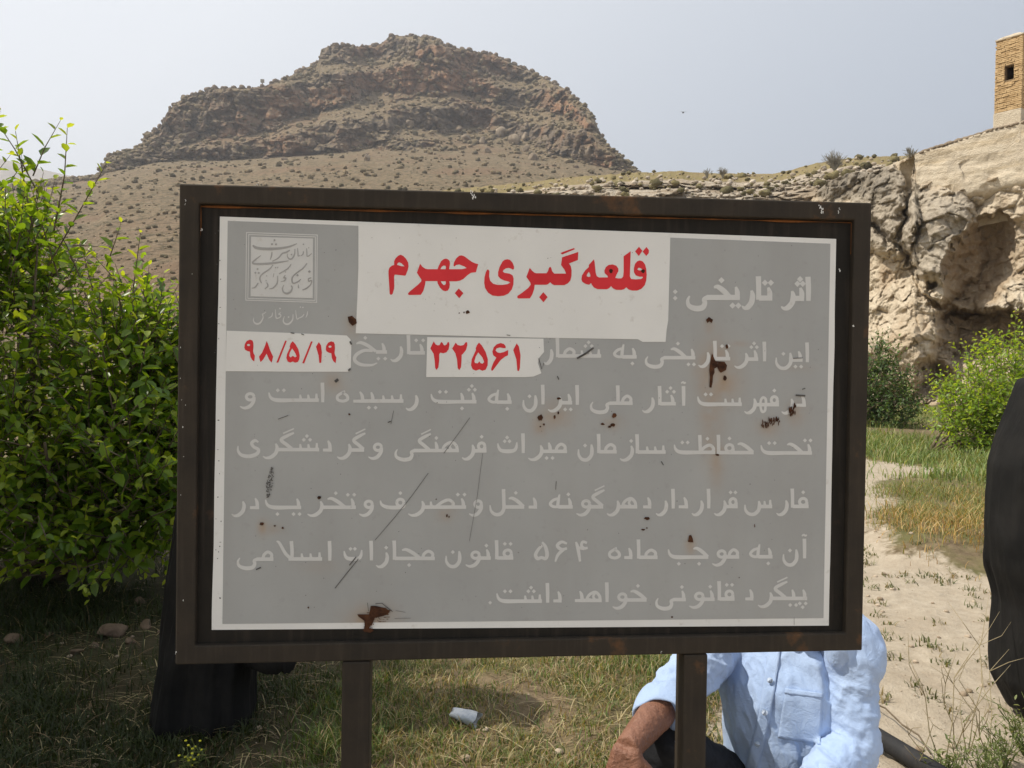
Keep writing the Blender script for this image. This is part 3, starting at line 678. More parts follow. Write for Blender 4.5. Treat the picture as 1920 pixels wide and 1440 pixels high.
bush('orange_tree', (-4.7, 3.4, gz1(-4.7, 3.4)), [((-4.2, 2.6, 2.9), (1.3, 1.3, 1.4)), ((-3.9, 1.2, 2.7), (1.4, 1.2, 1.3)), ((-5.2, 3.0, 3.6), (1.3, 1.2, 1.3)), ((-4.3, 3.2, 1.5), (.9, .9, .9)), ((-4.4, 1.9, 4.0), (1.3, 1.3, 1.0)), ((-3.0, 0.2, 3.2), (1.2, 1.1, 1.2)), ((-5.1, 3.3, 4.4), (1.4, 1.2, 1.0)), ((-5.1, 3.7, 2.5), (1.2, .8, .9)), ((-4.75, 4.5, 3.0), (.9, .9, .75)), ((-4.6, 4.2, 1.3), (.8, .9, .8)), ((-4.5, 3.1, 3.7), (1.2, .9, 1.0)), ((-4.0, 2.2, 1.4), (.9, .9, .9))],
     11000, .115, 'tall green orange tree at the far left edge, mostly outside the photo', 'bush', M_LEAF, PAL, .045, (.2, .45), (), 'bushes of the orange grove', shell=.6)
PALD = (np.array([.035, .08, .015]), np.array([.075, .14, .025]), np.array([.16, .24, .04]))
PALB = (np.array([.14, .25, .03]), np.array([.26, .38, .04]), np.array([.42, .5, .06]))
g1 = gnd(1655, 826, .15)
bush('shrub', (g1[0], 17.5, gz1(g1[0], 17.5)), [lobe(1650, 735, 17.5, 62, 70), lobe(1680, 770, 17.2, 48, 50), lobe(1600, 745, 17.8, 60, 70), lobe(1648, 672, 17.5, 32, 36)],
     1000, .12, 'dark green rounded shrub against the foot of the cliff', 'shrub', M_LEAF2, PALD, .06, (.2, .5), (), 'shrubs at the foot of the cliff')
g2 = gnd(1860, 880, .15)
bush('shrub', (g2[0], 12.6, gz1(g2[0], 12.6)), [lobe(1850, 745, 12.6, 80, 75), lobe(1905, 700, 12.8, 75, 70), lobe(1830, 800, 12.4, 60, 62), lobe(1900, 810, 12.4, 70, 75), lobe(1975, 760, 12.8, 90, 110)],
     1700, .11, 'bright yellow green leafy bush right of the path', 'shrub', M_LEAF, PALB, .05, (.2, .5), (), 'shrubs at the foot of the cliff')

# ------------------------------------------------------------------ grass
def blades(name, B, L, lean, W, C, mat, flat=False):
    n = len(B); side = np.stack([-lean[:, 1], lean[:, 0], 0 * L], -1); side = unit(side + RNG.normal(size=(n, 3)) * [.3, .3, 0])
    V = []
    for s, w in ((0, 1), (.35, .9), (.7, .6), (1, .08)):
        up = (s - .35 * s * s) if not flat else 0.12 * math.sin(3 * s)
        p = B + np.stack([0 * L, 0 * L, L * up], -1) + lean * (L * (s * s * .75 if not flat else s))[:, None]
        V += [p - side * (W * w / 2)[:, None], p + side * (W * w / 2)[:, None]]
    V = np.stack(V, 1).reshape(-1, 3); i = (np.arange(n) * 8)[:, None]
    Fc = np.concatenate([i + np.array([[2 * k, 2 * k + 1, 2 * k + 3, 2 * k + 2]]) for k in range(3)])
    return tag(mesh(name, V, Fc, mat, col=np.repeat(C[:, None], 8, 1).reshape(-1, 3)), kind='stuff')
M_GRASS = leaf_mat('grass blade', 0.3, 0.55)
def scatter(n, x0, x1, y0, y1, dens, per=1, spread=.04):
    u_ = RNG.random(n * 4); y = y0 * (y1 / y0) ** u_; x = x0(y) + (x1(y) - x0(y)) * RNG.random(n * 4)
    k = RNG.random(n * 4) < dens(x, y); x, y = x[k][:n], y[k][:n]
    x = np.repeat(x, per) + RNG.normal(size=len(x) * per) * spread; y = np.repeat(y, per) + RNG.normal(size=len(y) * per) * spread
    return np.stack([x, y, gz(x, y) - .005], -1)
def nz(x, y, s, seed): return fbm(np.stack([x / s, y / s, 0 * x], -1), 3, seed)
def mixcol(n, cols, p):
    k = RNG.choice(len(cols), n, p=p); c = np.array(cols)[k]; return c * (0.75 + .5 * RNG.random((n, 1)))
def leanv(n, a): 
    t_ = RNG.random(n) * 6.283; r_ = a * RNG.random(n) ** .6; return np.stack([np.cos(t_) * r_, np.sin(t_) * r_, 0 * r_], -1)
B = scatter(15000, lambda y: -1.0 * y - .3, lambda y: path_edges(y)[0] + .1 + 0 * y, 2.2, 7.5, lambda x, y: (.12 + .88 * sstep(-.35, .2, nz(x, y, .42, 71))) * (1 - sand_mask(x, y) * .97), 9, .035); n = len(B)
wet = sstep(-.3, .4, nz(B[:, 0], B[:, 1], .9, 72))
lush_shade = sstep(-.35, -1.1, B[:, 0] + .25 * nz(B[:, 0], B[:, 1], .6, 7))
C = np.where((RNG.random(n) < np.clip(.50 + .42 * wet + .5 * lush_shade, 0, .97))[:, None], mixcol(n, [(.10, .155, .03), (.16, .225, .045), (.07, .115, .025)], [.4, .3, .3]) * (1 - .72 * lush_shade)[:, None], mixcol(n, [(.38, .31, .155), (.28, .20, .10), (.46, .40, .22)], [.45, .35, .2]) * (1 - .5 * lush_shade)[:, None])  # left grass is greener; grove shade is also painted into its colour
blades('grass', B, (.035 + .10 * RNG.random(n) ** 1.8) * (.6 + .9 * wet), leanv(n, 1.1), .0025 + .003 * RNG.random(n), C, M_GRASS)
B = scatter(6000, lambda y: -1.0 * y - .3, lambda y: path_edges(y)[0] + .35 + 0 * y, 2.2, 6.5, lambda x, y: .75 + 0 * x, 1, .1); n = len(B); B[:, 2] += .008
blades('straw', B, .05 + .16 * RNG.random(n) ** 2, unit(leanv(n, 1) + 1e-6), .002 + .004 * RNG.random(n), mixcol(n, [(.42, .35, .2), (.24, .16, .09), (.15, .10, .06)], [.45, .3, .25]), M_GRASS, True)
# dry bank right of the path, greener behind
B = scatter(2600, lambda y: path_edges(y)[1] - .25, lambda y: path_edges(y)[1] + 3.5, 5.3, 9.2, lambda x, y: sstep(-.5, .2, nz(x, y, .7, 73)) * (1 - sand_mask(x, y)) + .02, 10, .07); n = len(B)
gw = sstep(5.8, 9, B[:, 1] + .8 * nz(B[:, 0], B[:, 1], .8, 5))
C = np.where((RNG.random(n) < .34 + .6 * gw)[:, None], mixcol(n, [(.17, .20, .055), (.23, .24, .075), (.12, .15, .045)], [.4, .3, .3]), mixcol(n, [(.48, .31, .11), (.40, .25, .09), (.54, .42, .20), (.30, .18, .07)], [.35, .25, .25, .15]))
blades('dry_grass', B, .05 + .15 * RNG.random(n) ** 1.6, leanv(n, 1.3), .003 + .004 * RNG.random(n), C, M_GRASS)
B = scatter(5200, lambda y: .3 * y, lambda y: .95 * y, 9, 25, lambda x, y: np.clip(sstep(-.55, .1, nz(x, y, 1.6, 74)) * (1 - sand_mask(x, y) * .95), 0, 1), 10, .16); n = len(B)
C = mixcol(n, [(.14, .21, .05), (.22, .27, .08), (.32, .30, .12), (.10, .16, .04)], [.35, .3, .2, .15])
blades('meadow_grass', B, .07 + .24 * RNG.random(n) ** 1.8, leanv(n, .9), .007 + .01 * RNG.random(n), C, M_GRASS)
# pebbles and clods on the ground
n = 2600; y = 2.3 * (12 / 2.3) ** RNG.random(n); x = (-1 + 2.1 * RNG.random(n)) * y * .9; k = RNG.random(n) < .25 + .75 * sand_mask(x, y); x, y = x[k], y[k]; n = len(x)
rr = .003 + .016 * RNG.random(n) ** 4; t = NT('pebble'); t.bump(t.noise(t.coord(), 60, 4), .6, .004); M_PEB = t.done(t.attr('Col'), .95, spec=.1)
tag(blobs('pebbles', np.stack([x, y, gz(x, y) + rr * .2], -1), rr, np.array([.26, .2, .14]) + RNG.random((n, 1)) * np.array([.24, .21, .17]), M_PEB, .65, .25), kind='stuff')
# small weeds on the bare path
B = scatter(260, lambda y: path_edges(y)[0], lambda y: path_edges(y)[1], 2.6, 6.5, lambda x, y: .15 + .85 * (nz(x, y, .5, 75) > .12), 14, .028); n = len(B)
blades('path_weeds', B, .02 + .045 * RNG.random(n), leanv(n, 1.2), .005 + .006 * RNG.random(n), mixcol(n, [(.10, .12, .045), (.16, .16, .07), (.25, .2, .11)], [.5, .3, .2]), M_GRASS)

# ------------------------------------------------------------------ the information sign
TL = CAM + MW @ (1.5 * np.array([-0.46077, -0.27764, 1.07069]))
du = MW @ np.array([0.99671651, 0.00768221, 0.08060516]); RZ = math.atan2(du[1], du[0])
SX = np.array([math.cos(RZ), math.sin(RZ), 0]); SY = np.array([-SX[1], SX[0], 0])
SO = TL + SX * 0.75; SO[2] = gz1(SO[0], SO[1])
def loc(px, py, yo=0.0):                                  # sign-local point on its plane y = yo
    d = ray(px, py); k = (yo - SY @ (CAM - SO)) / (SY @ d); p = CAM + d * k - SO
    return np.array([SX @ p, yo, p[2]])
sign = empty('information_sign', SO, RZ)
tag(sign, 'large grey heritage information sign in a rusty brown steel frame with red Persian title', 'sign')
# materials
def metal(name, c1, c2, rust, amt):
    t = NT(name); v = t.coord()
    n = t.noise(v, 7, 6, 0.65); n2 = t.noise(v, 45, 5, 0.6); n3 = t.noise(t.coord((60, 60, 4)), 1, 4, .6); n4 = t.noise(v, 26, 2, .5)
    c = t.mix(t.ramp(n, .3, .7), c1, c2); c = t.mix(t.ramp(n, 1 - amt, 1 - amt + .12, 0, .8), c, rust); c = t.mix(t.ramp(n3, .5, .75, 0, .15), c, (.14, .11, .085))
    c = t.mix(t.ramp(n4, .765, .785), c, (.55, .53, .5)); c = t.mix(t.ramp(n2, .64, .74, 0, .6), c, (.03, .02, .014))
    t.bump(n2, .35, .002); return t.done(c, .7, spec=.18)
M_FRAME = metal('brown painted steel', (.026, .0225, .0185), (.047, .037, .027), (.16, .075, .03), .42)
M_BACK = metal('dark painted sheet', (.012, .0108, .009), (.021, .018, .0145), (.09, .05, .03), .36)
t = NT('faded grey vinyl'); v = t.coord()
n1 = t.noise(v, 3, 5, .6); n2 = t.noise(v, 60, 4, .6); n3 = t.noise(t.coord((8, 8, 1.2)), 1, 4, .6)
c = t.mix(t.ramp(n1, .3, .7), (.335, .345, .342), (.385, .395, .39)); c = t.mix(t.ramp(n3, .45, .75, 0, .35), c, (.30, .295, .28)); c = t.mix(t.ramp(n2, .6, .75, 0, .35), c, (.28, .28, .27))
c = t.mix(t.attr('stain', True), c, (.36, .22, .10)); M_GREY = t.done(c, .5, spec=.35)
def whitem(name, a_, b_):
    t = NT(name); v = t.coord(); n1 = t.noise(v, 4, 5, .6); n2 = t.noise(v, 50, 5, .6)
    c = t.mix(t.ramp(n1, .3, .7), a_, b_); c = t.mix(t.ramp(n2, .62, .76, 0, .4), c, (.42, .39, .34))
    return t.done(c, .5, spec=.35)
M_WHITE = whitem('white vinyl', (.69, .695, .675), (.76, .765, .745)); M_LETW = whitem('faded white lettering', (.54, .545, .535), (.62, .625, .61))
M_RED = varied('red vinyl lettering', (.58, .018, .026), (.68, .03, .038), 9, .45, 0); M_LOGO = varied('grey print', (.30, .30, .29), (.38, .38, .37), 9, .5, 0)
M_RUST = varied('bare rust', (.035, .016, .010), (.10, .042, .02), 60, .9, .6, 120, .002, .2); M_SCR = varied('black scratch', (.06, .057, .054), (.12, .115, .11), 40, .8, 0)
M_WELD = varied('orange rust weld', (.22, .085, .025), (.10, .045, .02), 30, .9, .7, 80, .004, .2)
# frame: four mitred tubes
oc = [loc(336, 344), loc(1635, 380), loc(1617, 1220), loc(328, 1247)]
W4 = .040
cen = sum(oc) / 4
ins = lambda p, w: np.array([p[0] + (w if p[0] < cen[0] else -w), p[1], p[2] + (-w if p[2] > cen[2] else w)])
ic = [ins(p, W4) for p in oc]
fv = [p + np.array([0, y_, 0]) for y_ in (0, .042) for p in oc + ic]
ff = []
for i in range(4):
    j = (i + 1) % 4
    ff += [(i, i + 4, j + 4, j), (i + 8, j + 8, j + 12, i + 12), (i, j, j + 8, i + 8), (i + 4, i + 12, j + 12, j + 4)]
mb = MB(); mb.add(fv, ff); mb.build('frame', M_FRAME, sign, bevel=.0035)
bk = [p + np.array([0, 0, 0]) for p in ic]; mb = MB()
g = .004
bq = [ins(p, -g) for p in ic]
mb.add([p + np.array([0, .014, 0]) for p in bq] + [p + np.array([0, .018, 0]) for p in bq], [(0, 3, 2, 1), (4, 5, 6, 7)])
mb.build('backing_sheet', M_BACK, sign)
# weld bead of rust along the inner edge of the frame
mb = MB()
for (i, lo, hi, n) in ((0, .0, 1.0, 150), (1, .0, .08, 14), (3, .93, 1.0, 12)):
    p, q = ic[i], ic[(i + 1) % 4]; s = np.linspace(lo, hi, n); P = [p + (q - p) * k_ + np.array([0, .0125, (-.0035 if i == 0 else 0)]) for k_ in s]
    R = [max(.0006, .0042 * (mnoise.noise(Vector((k_ * 14, i, 3))) + .35) * (1.0 if i == 0 else .6)) for k_ in s]; mb.tube(P, R, 6)
mb.build('weld_rust', M_WELD, sign)
# posts
for (x0, x1, xb0, xb1, py) in ((641, 694, 638, 692, 1243), (1283, 1328, 1281, 1327, 1230)):
    p0, p1 = loc(x0, py, .0), loc(x1, py, .0); w = p1[0] - p0[0]; mb = MB()
    zt_ = max(oc[2][2], oc[3][2]) + .001; ztop = (oc[3][2] + (oc[2][2] - oc[3][2]) * ((p0[0] - oc[3][0]) / (oc[2][0] - oc[3][0]))) - .0015
    mb.box((p0[0], .002, -.3), (p1[0], .062, ztop)); mb.build('post', M_FRAME, sign, bevel=.004)
# painted face: white sheet with a grey field
def quadgrid(pts, yo, nx, ny):
    a_, b_, c_, d_ = [loc(*p, yo) for p in pts]; V = []
    for j in range(ny):
        for i in range(nx):
            s, t_ = i / (nx - 1), j / (ny - 1); V.append((a_ * (1 - s) + b_ * s) * (1 - t_) + (d_ * (1 - s) + c_ * s) * t_)
    return np.array(V), grid_faces(ny, nx)[:, ::-1]
Y1 = .0128
V, Fc = quadgrid([(412, 406), (1568, 448), (1554, 1173), (397, 1181)], Y1, 40, 30)
V[:, 0] += .0012 * fbm(V * 9, 3, 5) * ((V[:, 0] < V[:, 0].min() + .03) | (V[:, 0] > V[:, 0].max() - .03)); face = mesh('face_sheet', V, Fc, M_WHITE, sign)
V, Fc = quadgrid([(427, 414), (1557, 457), (1544, 1159), (417, 1170)], Y1 - .0004, 280, 190)
def pxl(px, py): return loc(px, py, Y1)
st = np.zeros(len(V))
for (px, py, rx, ry, a_) in ((660, 612, 14, 20, .5), (1330, 612, 10, 14, .3), (1345, 705, 38, 55, .6), (1335, 770, 22, 60, .45), (1330, 830, 16, 45, .25), (1342, 868, 14, 40, .5), (1040, 780, 30, 24, .5), (1012, 795, 14, 24, .45),
                             (1490, 775, 18, 22, .4), (1440, 800, 24, 18, .35), (1150, 793, 22, 14, .3), (1294, 1022, 10, 22, .4), (492, 990, 10, 14, .45), (515, 992, 16, 10, .3), (838, 962, 18, 14, .35), (698, 1160, 45, 24, .55),
                             (625, 715, 22, 20, .35), (1340, 845, 24, 10, .4), (1500, 690, 30, 8, .15), (600, 1063, 40, 14, .12), (1385, 645, 22, 6, .25), (650, 630, 10, 30, .3)):
    c_ = pxl(px, py); sc = .00115
    st = np.maximum(st, a_ * np.exp(-(((V[:, 0] - c_[0]) / (rx * sc)) ** 2 + ((V[:, 2] - c_[2]) / (ry * sc)) ** 2)))
st = np.clip(st * (.75 + .8 * fbm(V * 30, 3, 8)), 0, 1)
mesh('grey_field', V, Fc, M_GREY, sign, attr={'stain': st})

# --- lettering: outlines and brush strokes, all flat vinyl a fraction of a millimetre proud of the sheet
class Flat:
    def __init__(s, y): s.y = y; s.v = []; s.f = []; s.k = 0
    def pt(s, px, py): s.v.append(loc(px, py, s.y - s.k * 1.5e-5)); return len(s.v) - 1
    def poly(s, loops):
        s.k += 1; n = len(s.v); flat = [p for l in loops for p in l]
        for p in flat: s.pt(*p)
        for t_ in tessellate_polygon([[Vector((x_, y_, 0)) for x_, y_ in l] for l in loops]):
            a_, b_, c_ = [flat[i] for i in t_]; cr = (b_[0] - a_[0]) * (c_[1] - a_[1]) - (b_[1] - a_[1]) * (c_[0] - a_[0])
            s.f.append(tuple(n + i for i in (t_ if cr < 0 else t_[::-1])))
    def stroke(s, pts, curve=True):                        # pts: (px, py, half width)
        s.k += 1; P = np.array(pts, float)
        if curve and len(P) > 2: P = catmull(P, 5)
        d = np.gradient(P[:, :2], axis=0); d = d / np.maximum(np.linalg.norm(d, axis=1, keepdims=True), 1e-6); nrm = np.stack([-d[:, 1], d[:, 0]], 1)
        n = len(s.v); m = len(P)
        for q in (P[:, :2] + nrm * P[:, 2:], P[:, :2] - nrm * P[:, 2:]):
            for p in q: s.pt(*p)
        for i in range(m - 1): s.f.append((n + i, n + i + 1, n + m + i + 1, n + m + i))
    def diamond(s, x_, y_, r_): s.poly([[(x_, y_ - r_), (x_ + r_, y_), (x_, y_ + r_), (x_ - r_, y_)]])
    def blob(s, x_, y_, rx, ry, j=.2, n=12, seed=0):
        q = np.random.default_rng(seed + int(x_ * 7 + y_)); s.poly([[(x_ + rx * math.cos(k * 6.2832 / n) * (1 + j * (q.random() - .5) * 2), y_ + ry * math.sin(k * 6.2832 / n) * (1 + j * (q.random() - .5) * 2)) for k in range(n)]])
    def build(s, name, mat, parent): return mesh(name, np.array(s.v), s.f, mat, parent)
def catmull(P, m):
    Q = np.vstack([2 * P[0] - P[1], P, 2 * P[-1] - P[-2]]); out = []
    for i in range(len(P) - 1):
        a_, b_, c_, d_ = Q[i:i + 4]
        for k in range(m):
            t_ = k / m; out.append(.5 * (2 * b_ + (c_ - a_) * t_ + (2 * a_ - 5 * b_ + 4 * c_ - d_) * t_ ** 2 + (3 * b_ - a_ - 3 * c_ + d_) * t_ ** 3))
    out.append(P[-1]); return np.array(out)
def smooth_loop(pts, m=3):
    P = np.array(pts, float); n = len(P); out = []
    for i in range(n):
        a_, b_, c_, d_ = P[i - 1], P[i], P[(i + 1) % n], P[(i + 2) % n]
        for k in range(m):
            t_ = k / m; out.append(tuple(.5 * (2 * b_ + (c_ - a_) * t_ + (2 * a_ - 5 * b_ + 4 * c_ - d_) * t_ ** 2 + (3 * b_ - a_ - 3 * c_ + d_) * t_ ** 3) * 1))
    return out
Y2, Y3, Y4 = Y1 - .0012, Y1 - .0016, Y1 - .0022
def sticker(name, pts):
    f = Flat(Y2); f.poly([pts]); o = f.build(name, M_WHITE, sign); o.modifiers.new('thickness', 'SOLIDIFY').thickness = .0004; return o
tst = sticker('title_sticker', [(672, 417), (1257, 437), (1255, 520), (1253, 600), (1250, 618), (1248, 641), (1205, 641), (1196, 636), (1000, 633), (760, 627), (667, 625), (670, 560), (672, 500)])
nst = sticker('number_sticker', [(801, 632), (1019, 635), (1020, 660), (1010, 672), (1009, 681), (1015, 700), (1000, 706), (985, 707), (799, 707), (800, 670)])
dst = sticker('date_sticker', [(425, 620), (540, 624), (650, 629), (657, 636), (659, 645), (658, 688), (653, 697), (560, 697), (423, 696)])
def tr(ox, oy, sc, pts): return [(ox + x_ / sc, oy + y_ / sc) for x_, y_ in pts]
T1 = lambda *loops: [tr(720, 460, 7.385, l) for l in loops]; T2 = lambda *loops: [tr(970, 450, 7.385, l) for l in loops]
f = Flat(Y3)
f.poly(T1([(230,130),(265,145),(305,185),(335,240),(340,290),(328,345),(300,415),(285,420),(200,410),(150,405),(140,430),(143,560),(140,600),(120,670),(97,688),(78,670),(75,600),(62,400),(62,350),(75,310),(110,280),(140,272),(140,220),(160,180),(195,145)],
          [(180,270),(190,245),(210,235),(245,250),(285,292),(240,288)]))
f.poly(T1([(1305,260),(1272,372),(1205,380),(1160,410),(1100,465),(1050,490),(1000,498),(905,498),(912,540),(905,590),(885,625),(850,635),(815,625),(775,585),(745,530),(738,495),(575,495),(568,545),(545,630),(510,685),(340,688),(332,665),(355,640),(470,545),(515,500),(518,475),(455,380),(500,255),(530,295),(570,322),(600,330),(742,330),(755,290),(790,220),(825,192),(858,183),(890,195),(910,220),(914,260),(900,330),(1080,330),(1145,315),(1110,290),(1040,265),(1000,272),(975,293),(962,280),(970,235),(1000,180),(1040,145),(1070,138),(1110,150),(1170,195),(1220,230),(1260,248)],
          [(780,330),(800,295),(825,280),(850,283),(858,300),(855,330)], [(785,497),(855,497),(858,525),(845,548),(825,550),(800,525)]))
f.poly(T1([(1035,597),(1100,662),(1042,732),(980,662)]))
f.poly(T1([(1710,192),(1745,202),(1780,240),(1800,290),(1800,325),(1785,338),(1765,325),(1730,312),(1690,318),(1655,340),(1645,362),(1665,380),(1740,392),(1780,415),(1795,460),(1792,540),(1770,610),(1720,670),(1660,697),(1580,705),(1500,695),(1440,655),(1400,590),(1387,520),(1392,440),(1410,370),(1430,335),(1445,335),(1460,360),(1455,430),(1470,490),(1510,530),(1570,548),(1640,548),(1710,538),(1750,515),(1720,500),(1660,485),(1610,460),(1580,425),(1580,370),(1600,300),(1640,225),(1670,200)]))
f.poly(T2([(845,165),(838,278),(715,325),(740,360),(752,420),(750,500),(735,560),(700,600),(650,625),(510,625),(480,610),(455,585),(425,612),(400,620),(240,620),(232,680),(210,750),(175,808),(15,810),(0,800),(0,775),(60,735),(150,665),(185,620),(180,590),(125,510),(172,385),(205,425),(240,455),(265,460),(405,460),(425,430),(438,385),(455,370),(470,385),(482,430),(510,465),(675,465),(655,415),(605,345),(620,240)]))
f.poly(T2([(598,178),(780,112),(803,125),(620,200)])); f.poly(T2([(360,722),(420,790),(362,862),(302,792)]))
f.poly(T2([(1695,282),(1735,295),(1770,340),(1785,400),(1792,480),(1785,560),(1765,625),(1720,675),(1660,700),(1590,700),(1540,685),(1508,655),(1480,680),(1440,692),(1370,690),(1325,670),(1297,638),(1275,665),(1240,682),(1110,680),(1065,660),(1038,630),(1020,595),(995,620),(950,610),(900,580),(887,545),(895,490),(940,420),(990,375),(990,345),(1060,268),(1070,300),(1085,450),(1100,500),(1130,518),(1255,518),(1250,495),(1210,460),(1205,425),(1225,375),(1265,345),(1320,338),(1370,355),(1398,395),(1400,430),(1375,475),(1355,525),(1400,533),(1445,530),(1465,505),(1472,440),(1472,225),(1570,155),(1565,300),(1558,500),(1575,540),(1640,545),(1715,540),(1740,520),(1735,508),(1690,508),(1640,490),(1615,445),(1615,390),(1630,330),(1660,295)],
          [(990,440),(1008,470),(1012,505),(985,512),(960,500),(965,475)], [(1660,405),(1680,383),(1710,390),(1730,408),(1715,420),(1680,420)]))
f.poly(T2([(1685,93),(1732,150),(1682,222),(1630,158)])); f.poly(T2([(1788,97),(1822,140),(1820,180),(1785,222),(1735,160)]))
f.build('red_lettering', M_RED, tst)
D1 = lambda *loops: [tr(440, 620, 8, l) for l in loops]; D2 = lambda *loops: [tr(790, 620, 8, l) for l in loops]
f = Flat(Y3)
nine = [(225,135),(265,145),(280,180),(282,240),(275,310),(285,345),(303,375),(293,462),(260,435),(235,385),(228,315),(190,305),(155,285),(145,255),(150,205),(180,155)]
nh = [(208 + 24 * math.cos(a_), 215 + 17 * math.sin(a_)) for a_ in np.linspace(0, 6.28, 10)[:-1]]
f.poly(D1(nine, nh)); f.poly(D1([(x_ + 1222, y_ + 25) for x_, y_ in nine], [(x_ + 1222, y_ + 25) for x_, y_ in nh]))
f.poly(D1([(480,155),(500,200),(530,290),(577,390),(555,478),(520,440),(478,345),(430,430),(387,472),(365,390),(410,330),(450,240)]))
f.poly(D1([(758,148),(782,152),(655,478),(625,478)])); f.poly(D1([(1145,160),(1170,163),(1042,490),(1013,487)])); f.poly(D1([(1262,170),(1295,220),(1308,330),(1298,480),(1270,485),(1258,370),(1220,240)]))
f.poly(D1([(870,158),(910,200),(955,280),(975,370),(970,430),(945,470),(905,480),(872,462),(835,478),(795,462),(775,410),(785,350),(830,255),(825,235),(840,190)], [(862,265),(905,330),(930,385),(905,400),(872,378),(840,402),(815,380),(825,330)]))
f.build('red_lettering', M_RED, dst)
f = Flat(Y3)
f.poly(D2([(185,160),(215,205),(245,220),(275,215),(290,180),(305,170),(320,185),(335,215),(355,222),(380,205),(395,172),(415,172),(422,210),(410,280),(375,325),(330,340),(285,330),(268,355),(268,450),(255,550),(228,590),(208,560),(200,450),(185,350),(135,265)]))
f.poly(D2([(515,178),(545,215),(590,225),(635,215),(665,172),(688,175),(690,220),(670,290),(630,340),(605,365),(603,450),(595,550),(570,592),(545,560),(535,430),(510,340),(463,268)]))
f.poly(D2([(865,178),(910,225),(965,320),(998,430),(995,520),(965,585),(915,602),(868,580),(820,600),(770,580),(745,520),(755,430),(820,290),(815,265),(835,215)], [(853,325),(915,400),(942,470),(920,495),(890,488),(870,460),(845,490),(805,485),(795,460),(815,390)]))
f.poly(D2([(1190,185),(1240,200),(1265,235),(1265,262),(1230,262),(1180,252),(1130,265),(1112,295),(1140,325),(1180,335),(1240,320),(1303,290),(1300,370),(1255,390),(1190,440),(1130,520),(1070,600),(1048,598),(1050,560),(1080,480),(1125,405),(1080,370),(1065,315),(1085,250),(1130,205)]))
f.poly(D2([(1430,190),(1465,240),(1488,370),(1478,560),(1465,605),(1440,600),(1425,430),(1378,290)]))
f.build('red_lettering', M_RED, nst)

